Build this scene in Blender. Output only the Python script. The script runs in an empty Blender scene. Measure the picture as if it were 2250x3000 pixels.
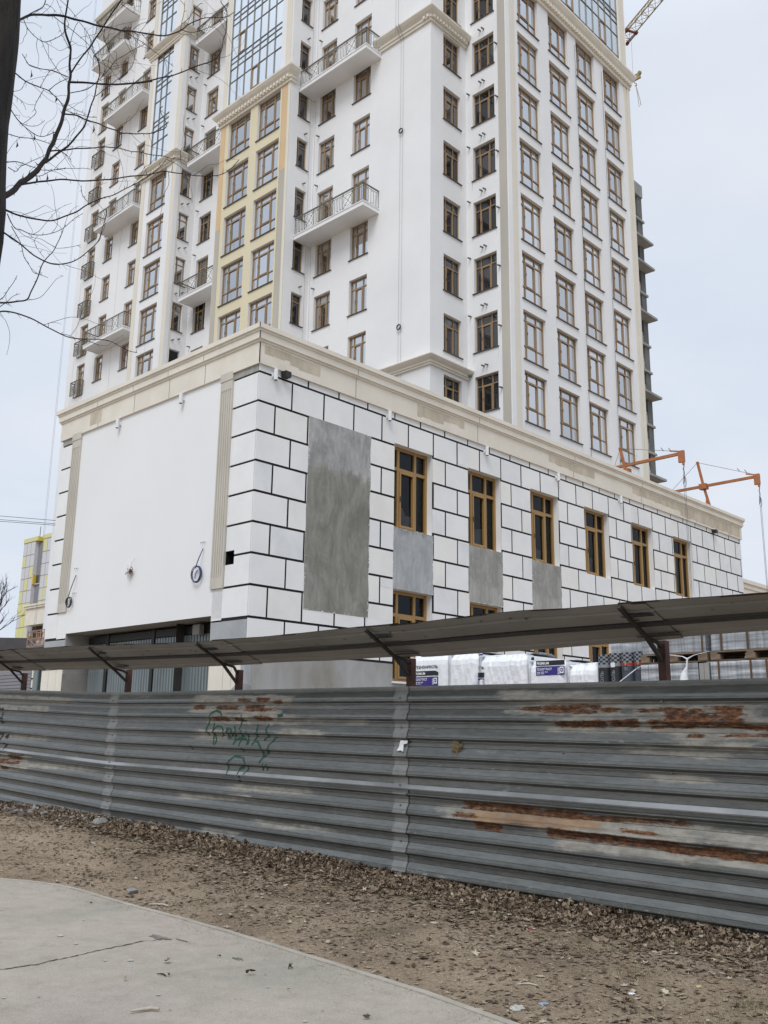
import bpy, bmesh, math, random
from mathutils import Vector, Matrix, noise
random.seed(7)
R=math.radians
C=bpy.context.scene.collection
scene=bpy.context.scene

# ------------------------------------------------------------------ frames
class Frame:
    def __init__(s,ox,oy,rot): s.o=(ox,oy); s.rot=rot; s.c=math.cos(rot); s.s=math.sin(rot)
    def __call__(s,x,y,z=0): return Vector((s.o[0]+s.c*x-s.s*y, s.o[1]+s.s*x+s.c*y, z))
AZ=0.761120398
FB=Frame(-2.852,20.0,math.pi/2-AZ)          # building frame: x along the long facade, y along the short one
FF=Frame(2.993,7.406,math.atan2(.7047,-.7095))   # fence frame: x along the fence to the left, y towards the pavement
FW=Frame(0,0,0)

# ------------------------------------------------------------------ mesh builder
class MB:
    def __init__(s): s.v=[]; s.f=[]; s.m=[]; s.sm=[]
    def quad(s,a,b,c,d,m=0,sm=False):
        i=len(s.v); s.v+= [tuple(a),tuple(b),tuple(c),tuple(d)]; s.f.append((i,i+1,i+2,i+3)); s.m.append(m); s.sm.append(sm)
    def poly(s,pts,m=0):
        i=len(s.v); s.v+=[tuple(p) for p in pts]; s.f.append(tuple(range(i,i+len(pts)))); s.m.append(m); s.sm.append(False)
    def box(s,x0,x1,y0,y1,z0,z1,m=0):
        i=len(s.v)
        s.v+=[(x0,y0,z0),(x1,y0,z0),(x1,y1,z0),(x0,y1,z0),(x0,y0,z1),(x1,y0,z1),(x1,y1,z1),(x0,y1,z1)]
        for f in ((0,3,2,1),(4,5,6,7),(0,1,5,4),(1,2,6,5),(2,3,7,6),(3,0,4,7)):
            s.f.append(tuple(i+k for k in f)); s.m.append(m); s.sm.append(False)
    def bar(s,a,b,w,h=None,m=0,up=(0,0,1)):
        a=Vector(a); b=Vector(b); h=h or w
        d=(b-a).normalized(); u=Vector(up)
        if abs(d.dot(u))>.98: u=Vector((0,1,0))
        x=d.cross(u).normalized()*w/2; y=x.normalized().cross(d).normalized()*h/2
        i=len(s.v)
        for p in (a,b): s.v+=[tuple(p-x-y),tuple(p+x-y),tuple(p+x+y),tuple(p-x+y)]
        for f in ((0,1,2,3),(7,6,5,4),(0,4,5,1),(1,5,6,2),(2,6,7,3),(3,7,4,0)):
            s.f.append(tuple(i+k for k in f)); s.m.append(m); s.sm.append(False)
    def tube(s,pts,rad,n=6,m=0,cap=True):
        pts=[Vector(p) for p in pts]
        if not hasattr(rad,'__len__'): rad=[rad]*len(pts)
        i0=len(s.v); prev=None
        for k,p in enumerate(pts):
            d=(pts[min(k+1,len(pts)-1)]-pts[max(k-1,0)])
            d=d.normalized() if d.length>1e-9 else Vector((0,0,1))
            if prev is None:
                u=Vector((0,0,1)) if abs(d.z)<.9 else Vector((1,0,0))
                x=d.cross(u).normalized()
            else: x=(prev-d*prev.dot(d)).normalized()
            prev=x; y=d.cross(x)
            for j in range(n):
                a=2*math.pi*j/n; s.v.append(tuple(p+(x*math.cos(a)+y*math.sin(a))*rad[k]))
        for k in range(len(pts)-1):
            for j in range(n):
                a=i0+k*n+j; b=i0+k*n+(j+1)%n
                s.f.append((a,b,b+n,a+n)); s.m.append(m); s.sm.append(True)
        if cap:
            k=i0+(len(pts)-1)*n; e=len(s.v)
            s.v+=[s.v[i0+j] for j in range(n)]+[s.v[k+j] for j in range(n)]
            s.f.append(tuple(e+j for j in range(n))[::-1]); s.m.append(m); s.sm.append(False)
            s.f.append(tuple(e+n+j for j in range(n))); s.m.append(m); s.sm.append(False)
    def sweep(s,prof,path,m=0,closed=False):
        """prof: (offset,z) list; path: list of functions off->(x,y) giving mitred plan points"""
        rows=[[(*pf(o),z) for o,z in prof] for pf in path]
        for r0,r1 in zip(rows,rows[1:]):
            for k in range(len(prof)-1):
                s.quad(r0[k],r1[k],r1[k+1],r0[k+1],m)
        s.poly(rows[0],m); s.poly(rows[-1][::-1],m)
    def data(s,name,mats,base=(0,0,0)):
        me=bpy.data.meshes.new(name)
        b=base
        me.from_pydata([(x-b[0],y-b[1],z-b[2]) for x,y,z in s.v],[],s.f)
        for m in mats: me.materials.append(m)
        me.polygons.foreach_set('material_index',s.m)
        me.polygons.foreach_set('use_smooth',s.sm)
        me.update()
        return me
    def build(s,name,mats,parent=None,base=(0,0,0),frame=FW):
        if not isinstance(mats,(list,tuple)): mats=[mats]
        me=s.data(name,mats,base)
        return put(me,name,parent,base,frame)
def _buildl(s,name,mats,parent):
    if not isinstance(mats,(list,tuple)): mats=[mats]
    o=bpy.data.objects.new(name,s.data(name,mats)); C.objects.link(o); o.parent=parent
    BASE[o.name]=BASE.get(parent.name,(0,0,0)); return o
MB.buildl=_buildl
def _split(s,name,mats,parent=None,base=None,frame=FW,stuff_under=0):
    '''one object for each separate piece of the mesh'''
    p=list(range(len(s.v)))
    def fd(i):
        while p[i]!=i: p[i]=p[p[i]]; i=p[i]
        return i
    for f in s.f:
        for k in f[1:]: p[fd(k)]=fd(f[0])
    isl={}
    for i in range(len(s.v)): isl.setdefault(fd(i),[]).append(i)
    bx=[]
    for r,vs in isl.items():
        lo=[min(s.v[i][k] for i in vs) for k in range(3)]; hi=[max(s.v[i][k] for i in vs) for k in range(3)]
        bx.append([r,lo,hi,max(h-l for l,h in zip(lo,hi))])
    q=list(range(len(bx)))
    def fq(i):
        while q[i]!=i: q[i]=q[q[i]]; i=q[i]
        return i
    for i in range(len(bx)):
        for j in range(i):
            a,b=bx[i],bx[j]
            g=math.sqrt(sum(max(0,a[1][k]-b[2][k],b[1][k]-a[2][k])**2 for k in range(3)))
            if g<max(.02,.5*max(a[3],b[3])): q[fq(i)]=fq(j)
    cl={r[0]:fq(i) for i,r in enumerate(bx)}; parts={}
    for f,m,sm in zip(s.f,s.m,s.sm): parts.setdefault(cl[fd(f[0])],[]).append((f,m,sm))
    out=[]
    for fs in parts.values():
        mb=MB(); mp={}
        for f,m,sm in fs:
            g=[]
            for i in f:
                if i not in mp: mp[i]=len(mb.v); mb.v.append(s.v[i])
                g.append(mp[i])
            mb.f.append(tuple(g)); mb.m.append(m); mb.sm.append(sm)
        c=[(min(v[k] for v in mb.v)+max(v[k] for v in mb.v))/2 for k in range(3)]; c[2]=min(v[2] for v in mb.v)
        out.append(mb.build(name,mats,parent,tuple(c),frame))
    return out
MB.split=_split
def _splitl(s,name,mats,parent):
    b=BASE.get(parent.name,(0,0,0)); s.v=[(x+b[0],y+b[1],z+b[2]) for x,y,z in s.v]
    return s.split(name,mats,parent)
MB.splitl=_splitl
BASE={}
def put(me,name,parent=None,base=(0,0,0),frame=FW,rz=0):
    o=bpy.data.objects.new(name,me); C.objects.link(o)
    if parent is not None:
        o.parent=parent; pb=BASE.get(parent.name,(0,0,0))
        o.location=Vector(base)-Vector(pb); o.rotation_euler=(0,0,rz)
    else:
        o.location=frame(*base); o.rotation_euler=(0,0,frame.rot+rz)
    BASE[o.name]=tuple(base)
    return o
def thing(name,label,cat,base=(0,0,0),frame=FW,group=None):
    o=put(None,name,None,base,frame); return tag(o,label,cat,group)
def tag(o,label,cat,group=None,kind=None):
    o['label']=label; o['category']=cat
    if group: o['group']=group
    if kind: o['kind']=kind
    return o
def kind(o,k): o['kind']=k; return o
def dup(o,base,frame=FW,label=None,rz=0):
    c=o.copy(); C.objects.link(c); c.location=frame(*base); c.rotation_euler=(0,0,frame.rot+rz); BASE[c.name]=tuple(base)
    if label: c['label']=label
    for ch in list(o.children):
        k=ch.copy(); C.objects.link(k); k.parent=c
        for g in list(ch.children):
            q=g.copy(); C.objects.link(q); q.parent=k
    return c

# ------------------------------------------------------------------ materials
def mat(name,col,rough=.8,metal=0,spec=.5,var=0,vs=3,bump=0,bs=60,col2=None,stretch=None,detail=6,lo=.35,hi=.7):
    m=bpy.data.materials.new(name); m.use_nodes=True
    nt=m.node_tree; b=nt.nodes['Principled BSDF']
    b.inputs['Base Color'].default_value=(*col,1); b.inputs['Roughness'].default_value=rough
    b.inputs['Metallic'].default_value=metal; b.inputs['Specular IOR Level'].default_value=spec
    if var or bump or col2:
        tc=nt.nodes.new('ShaderNodeTexCoord'); mp=nt.nodes.new('ShaderNodeMapping')
        if stretch: mp.inputs['Scale'].default_value=stretch
        nt.links.new(tc.outputs['Object'],mp.inputs['Vector'])
    if var or col2:
        n=nt.nodes.new('ShaderNodeTexNoise'); n.inputs['Scale'].default_value=vs; n.inputs['Detail'].default_value=detail; n.inputs['Roughness'].default_value=.6
        nt.links.new(mp.outputs['Vector'],n.inputs['Vector'])
        r=nt.nodes.new('ShaderNodeValToRGB'); r.color_ramp.elements[0].position=lo; r.color_ramp.elements[1].position=hi
        c2=col2 if col2 else tuple(c*(1-var) for c in col)
        r.color_ramp.elements[0].color=(*c2,1); r.color_ramp.elements[1].color=(*col,1)
        nt.links.new(n.outputs['Fac'],r.inputs['Fac']); nt.links.new(r.outputs['Color'],b.inputs['Base Color'])
    if bump:
        n2=nt.nodes.new('ShaderNodeTexNoise'); n2.inputs['Scale'].default_value=bs; n2.inputs['Detail'].default_value=4
        nt.links.new(mp.outputs['Vector'],n2.inputs['Vector'])
        bu=nt.nodes.new('ShaderNodeBump'); bu.inputs['Strength'].default_value=bump; bu.inputs['Distance'].default_value=.02
        nt.links.new(n2.outputs['Fac'],bu.inputs['Height']); nt.links.new(bu.outputs['Normal'],b.inputs['Normal'])
    return m
def glass(name,base,mn,gain,tint=(.9,.95,1),ior=1.5,transp=False,rough=.02):
    m=bpy.data.materials.new(name); m.use_nodes=True; nt=m.node_tree; N=nt.nodes; L=nt.links
    N.remove(N['Principled BSDF']); out=N['Material Output']
    if transp:
        d=N.new('ShaderNodeBsdfTransparent'); d.inputs['Color'].default_value=(*base,1)
    else:
        d=N.new('ShaderNodeBsdfDiffuse'); d.inputs['Color'].default_value=(*base,1)
    g=N.new('ShaderNodeBsdfGlossy'); g.inputs['Color'].default_value=(*tint,1); g.inputs['Roughness'].default_value=rough
    f=N.new('ShaderNodeFresnel'); f.inputs['IOR'].default_value=ior
    ma=N.new('ShaderNodeMath'); ma.operation='MULTIPLY_ADD'; ma.use_clamp=True
    ma.inputs[1].default_value=gain; ma.inputs[2].default_value=mn
    L.new(f.outputs[0],ma.inputs[0])
    tc=N.new('ShaderNodeTexCoord'); no=N.new('ShaderNodeTexNoise'); no.inputs['Scale'].default_value=1.1; no.inputs['Detail'].default_value=1
    L.new(tc.outputs['Object'],no.inputs['Vector'])
    bu=N.new('ShaderNodeBump'); bu.inputs['Strength'].default_value=.12; bu.inputs['Distance'].default_value=.05
    L.new(no.outputs['Fac'],bu.inputs['Height']); L.new(bu.outputs['Normal'],g.inputs['Normal'])
    x=N.new('ShaderNodeMixShader'); L.new(ma.outputs[0],x.inputs[0]); L.new(d.outputs[0],x.inputs[1]); L.new(g.outputs[0],x.inputs[2])
    L.new(x.outputs[0],out.inputs['Surface'])
    return m
M={}
M['white']=mat('white_render',(.82,.82,.82),.9,var=.085,vs=.22,bump=.15,bs=40,detail=12,lo=.3,hi=.62)
M['white_near']=mat('white_panel',(.82,.82,.81),.9,col2=(.72,.73,.74),vs=.9,bump=.06,bs=120,detail=10,lo=.28,hi=.6)
M['white_b']=mat('white_panel_greyer',(.78,.785,.79),.9,col2=(.67,.68,.69),vs=1.6,bump=.08,bs=90,detail=12,lo=.3,hi=.6)
M['white_c']=mat('white_panel_warmer',(.82,.81,.785),.9,col2=(.74,.725,.70),vs=1.3,bump=.08,bs=90,detail=12,lo=.3,hi=.6)
M['white_smooth']=mat('smooth_white_render',(.82,.82,.82),.9,var=.035,vs=.35,bump=.06,bs=60,detail=9)
M['groove']=mat('dark_joint',(.028,.026,.026),.9,var=.4,vs=8)
M['stone']=mat('cream_cladding',(.76,.715,.625),.85,col2=(.67,.62,.53),vs=1.2,bump=.1,bs=50,lo=.25,hi=.6,detail=9)
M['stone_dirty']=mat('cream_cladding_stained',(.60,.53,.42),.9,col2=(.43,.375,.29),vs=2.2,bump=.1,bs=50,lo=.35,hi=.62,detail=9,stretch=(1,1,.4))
M['fluted']=mat('fluted_stone',(.60,.57,.50),.9,col2=(.50,.47,.41),vs=1.5,detail=9,stretch=(1,1,.3))
M['cream']=mat('cream_paint',(.74,.695,.60),.9,var=.06,vs=.8)
M['tan']=mat('bare_tan',(.50,.47,.41),.9,var=.12,vs=.7,stretch=(1,1,.3))
M['yellow']=mat('yellow_render',(.72,.65,.46),.9,var=.05,vs=.8)
M['orange']=mat('orange_primer',(.68,.49,.29),.9,var=.08,vs=.8)
M['plaster']=mat('grey_plaster',(.44,.44,.43),.9,col2=(.20,.20,.185),vs=.85,bump=.25,bs=14,detail=12,lo=.36,hi=.66,stretch=(1,1,.75))
M['plaster_blue']=mat('blue_grey_plaster',(.44,.46,.475),.9,col2=(.30,.315,.325),vs=1.1,bump=.2,bs=14,detail=12,lo=.3,hi=.66)
M['concrete']=mat('concrete',(.36,.35,.33),.9,var=.25,vs=1.2,bump=.2,bs=8,detail=10)
M['wood']=mat('brown_frame',(.35,.205,.065),.45,var=.12,vs=6,stretch=(1,1,.2))
M['sill']=mat('dark_sill',(.075,.062,.055),.5)
M['mull']=mat('grey_mullion',(.17,.17,.155),.4)
M['rail']=mat('railing_metal',(.16,.145,.11),.45,metal=.3)
M['woodt']=mat('brown_frame_dull',(.33,.225,.125),.5,var=.12,vs=6,stretch=(1,1,.2))
M['glass']=glass('sky_glass',(.075,.08,.088),.58,.8,tint=(.95,.97,1))
GL=[M['glass'],glass('sky_glass_dim',(.06,.062,.066),.47,.8,tint=(.95,.97,1)),glass('sky_glass_pale',(.14,.145,.15),.62,.8,tint=(.95,.97,1)),glass('sky_glass_blind',(.26,.265,.27),.42,.8,tint=(.95,.97,1))]
M['glass_cw']=glass('curtain_glass',(.17,.18,.185),.60,.8,tint=(.95,.98,.99))
M['glass_sp']=glass('spandrel_glass',(.24,.25,.26),.3,.7)
M['glass_dk']=glass('dark_glass',(.03,.03,.034),.07,.9)
GLD=[M['glass_dk'],glass('dark_glass_grey',(.07,.07,.075),.11,.9),glass('dark_glass_deep',(.015,.015,.017),.04,.8)]
M['glass_pod']=glass('clear_glass',(.52,.54,.55),.01,.35,transp=True)
M['black']=mat('black_plastic',(.012,.012,.012),.5)
M['interior']=mat('dark_interior',(.055,.05,.047),.9,var=.5,vs=1.5)
M['cloth']=mat('dust_sheet',(.5,.5,.5),.9,var=.3,vs=4)
M['lamp']=mat('white_metal_lamp',(.74,.75,.76),.4)
M['zinc_gate']=mat('galvanised_gate',(.30,.35,.36),.42,metal=.55,var=.35,vs=1.6,stretch=(1,1,.25),detail=10)
M['cable_blue']=mat('blue_cable',(.02,.035,.14),.5)
M['cable_dark']=mat('dark_cable',(.04,.05,.06),.5)
M['copper']=mat('bare_wire',(.35,.16,.10),.5,var=.6,vs=60)
M['crane_y']=mat('crane_yellow',(.30,.22,.10),.6)
M['crane_red']=mat('crane_red',(.14,.018,.018),.6)
M['steel']=mat('grey_steel',(.17,.17,.17),.5,metal=.4)
M['davit']=mat('orange_steel',(.46,.165,.055),.6,var=.3,vs=5)
M['bark']=mat('bark',(.026,.020,.016),.95,col2=(.005,.004,.0035),vs=9,bump=1,bs=26,stretch=(1,1,.22),lo=.38,hi=.62,detail=8)
M['twig']=mat('twig_bark',(.030,.019,.016),.85,var=.4,vs=30)
M['pod']=mat('dry_pod',(.04,.025,.018),.8)
GREEN=[[[7.332,1.496],[7.377,1.612],[7.34,1.704],[7.281,1.795],[7.193,1.821],[7.078,1.794],[7.029,1.729]],[[7.246,1.665],[7.215,1.574],[7.239,1.471],[7.198,1.394],[7.155,1.408],[7.184,1.484],[7.215,1.574],[7.153,1.626],[7.04,1.614],[6.992,1.563],[7.051,1.486]],[[6.93,1.602],[6.92,1.487]],[[6.929,1.595],[6.842,1.589],[6.817,1.539],[6.855,1.488],[6.92,1.481]],[[6.803,1.634],[6.734,1.577],[6.771,1.502],[6.78,1.401]],[[6.78,1.401],[6.767,1.452],[6.663,1.478],[6.536,1.467],[6.49,1.4]],[[6.622,1.766],[6.628,1.703],[6.666,1.653],[6.66,1.578]],[[6.624,1.578],[6.618,1.503],[6.66,1.441],[6.655,1.379]],[[6.523,1.566],[6.496,1.48],[6.48,1.406]],[[6.334,1.648],[6.298,1.568],[6.333,1.494],[6.38,1.445],[6.398,1.402]],[[6.392,1.457],[6.289,1.434],[6.204,1.363],[6.188,1.279],[6.232,1.193]],[[6.114,1.654],[6.139,1.593],[6.085,1.521],[6.19,1.46]],[[5.967,1.499],[6.068,1.413],[6.083,1.329],[6.196,1.254]],[[5.933,1.733],[5.875,1.745],[5.827,1.748]],[[7.703,1.373],[7.693,1.32]],[[6.591,1.367],[6.587,1.318]],[[6.884,1.025],[6.896,1.165],[6.76,1.267],[6.569,1.244],[6.467,1.123],[6.553,1.038]],[[6.668,1.006],[6.653,1.117],[6.561,1.134]],[[6.155,1.187],[6.194,1.105]],[[6.089,1.189],[6.105,1.108]],[[6.641,0.966],[6.572,0.977]]]
BLACK=[[[13.747,1.891],[13.627,1.911],[13.591,1.868]],[[13.541,1.868],[13.527,1.91],[13.462,1.888]],[[13.558,1.836],[13.543,1.73]],[[13.595,1.741],[13.574,1.656],[13.49,1.656],[13.493,1.73],[13.585,1.741]],[[13.642,1.466],[13.444,1.468],[13.505,1.415],[13.559,1.331]],[[13.358,1.417],[13.232,1.459],[13.305,1.396]],[[13.578,1.205],[13.457,1.218]],[[13.336,1.324],[13.28,1.293],[13.362,1.23],[13.325,1.179],[13.217,1.192]]]
RUST=[[2.326,1.8,2.151,1.796,0.017],[2.073,1.791,1.556,1.791,0.034],[1.557,1.787,1.356,1.781,0.011],[1.088,1.78,0.708,1.784,0.015],[0.641,1.763,0.575,1.763,0.017],[0.443,1.774,0.271,1.765,0.029],[1.917,1.662,1.469,1.658,0.024],[1.361,1.667,1.167,1.67,0.023],[0.994,1.664,0.246,1.673,0.029],[0.836,1.706,0.244,1.699,0.029],[0.248,1.646,0.031,1.635,0.012],[0.641,1.571,0.588,1.572,0.011],[0.354,1.577,0.036,1.575,0.006],[0.821,1.737,0.344,1.721,0.01],[3.027,0.898,2.365,0.894,0.033],[2.418,0.897,1.791,0.871,0.032],[3.144,0.799,2.941,0.801,0.013],[2.886,0.721,2.664,0.71,0.029],[2.04,0.723,1.407,0.706,0.034],[1.519,0.712,0.877,0.7,0.033],[0.878,0.679,0.432,0.676,0.028],[0.582,0.684,0.071,0.677,0.03],[1.72,0.868,0.785,0.887,0.013],[1.293,0.789,1.057,0.789,0.007],[13.605,1.013,13.191,1.02,0.029],[13.135,1.091,12.704,1.094,0.03],[13.138,0.999,12.785,1.004,0.02],[13.382,0.91,13.187,0.906,0.028],[7.682,1.858,7.518,1.865,0.024],[7.129,1.856,6.995,1.855,0.016],[6.919,1.854,6.778,1.853,0.018],[6.575,1.841,6.419,1.84,0.028],[6.419,1.84,6.266,1.839,0.03],[6.195,1.826,6.095,1.825,0.01],[6.678,1.94,6.468,1.937,0.018],[6.324,1.941,6.122,1.938,0.02],[6.002,1.912,5.885,1.91,0.01],[7.229,1.723,6.961,1.716,0.023],[6.391,1.734,6.068,1.715,0.02],[6.767,1.716,6.617,1.703,0.013]]
ORANGE=[[2.913,0.793,1.865,0.824,0.053],[1.914,0.81,1.583,0.815,0.023]]
PALE=[[7.503,1.956,5.77,1.918,0.051],[7.682,1.858,6.056,1.831,0.045],[7.273,1.717,5.626,1.703,0.05],[5.75,1.56,5.254,1.541,0.026],[7.53,1.52,7.031,1.512,0.052],[2.467,1.923,1.695,1.903,0.039],[2.114,1.854,1.337,1.85,0.024],[2.326,1.793,1.325,1.781,0.044],[1.132,1.779,0.239,1.768,0.032],[1.951,1.659,0.03,1.647,0.048],[0.726,1.497,0.162,1.489,0.031],[0.641,1.571,0.036,1.575,0.012],[1.106,1.453,0.428,1.431,0.022],[1.046,1.236,0.663,1.233,0.017],[0.876,0.609,0.797,0.604,0.012],[3.233,0.815,2.634,0.822,0.051],[2.113,0.767,0.67,0.819,0.052],[1.872,0.649,0.11,0.648,0.046],[1.722,0.834,0.098,0.797,0.039],[13.772,2.095,11.209,1.995,0.037],[13.73,1.923,11.942,1.876,0.029],[13.601,0.996,12.555,1.007,0.121],[13.61,1.435,11.847,1.414,0.024],[12.551,0.987,10.331,0.983,0.026],[13.543,1.164,12.313,1.132,0.02],[6.729,0.893,5.459,0.901,0.026],[7.821,0.726,6.441,0.772,0.022],[5.458,1.69,4.527,1.678,0.01],[6.242,0.518,5.559,0.49,0.013],[5.399,0.514,5.086,0.513,0.01],[7.264,0.335,6.732,0.349,0.022]]
TRUNK=[[-2.127,4.247,5.647,0.158],[-2.118,4.252,5.306,0.158],[-2.118,4.252,5.179,0.158],[-2.114,4.254,4.972,0.158],[-2.112,4.255,4.789,0.158],[-2.115,4.253,4.607,0.158],[-2.103,4.259,4.394,0.158],[-2.095,4.263,4.26,0.158],[-2.079,4.271,4.112,0.158],[-2.073,4.274,3.943,0.158],[-2.078,4.271,3.756,0.158],[-2.072,4.274,3.201,0.158],[-2.052,4.284,2.529,0.158],[-2.019,4.3,1.748,0.158],[-1.991,4.313,0.884,0.174],[-1.991,4.313,0.274,0.21]]
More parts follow.
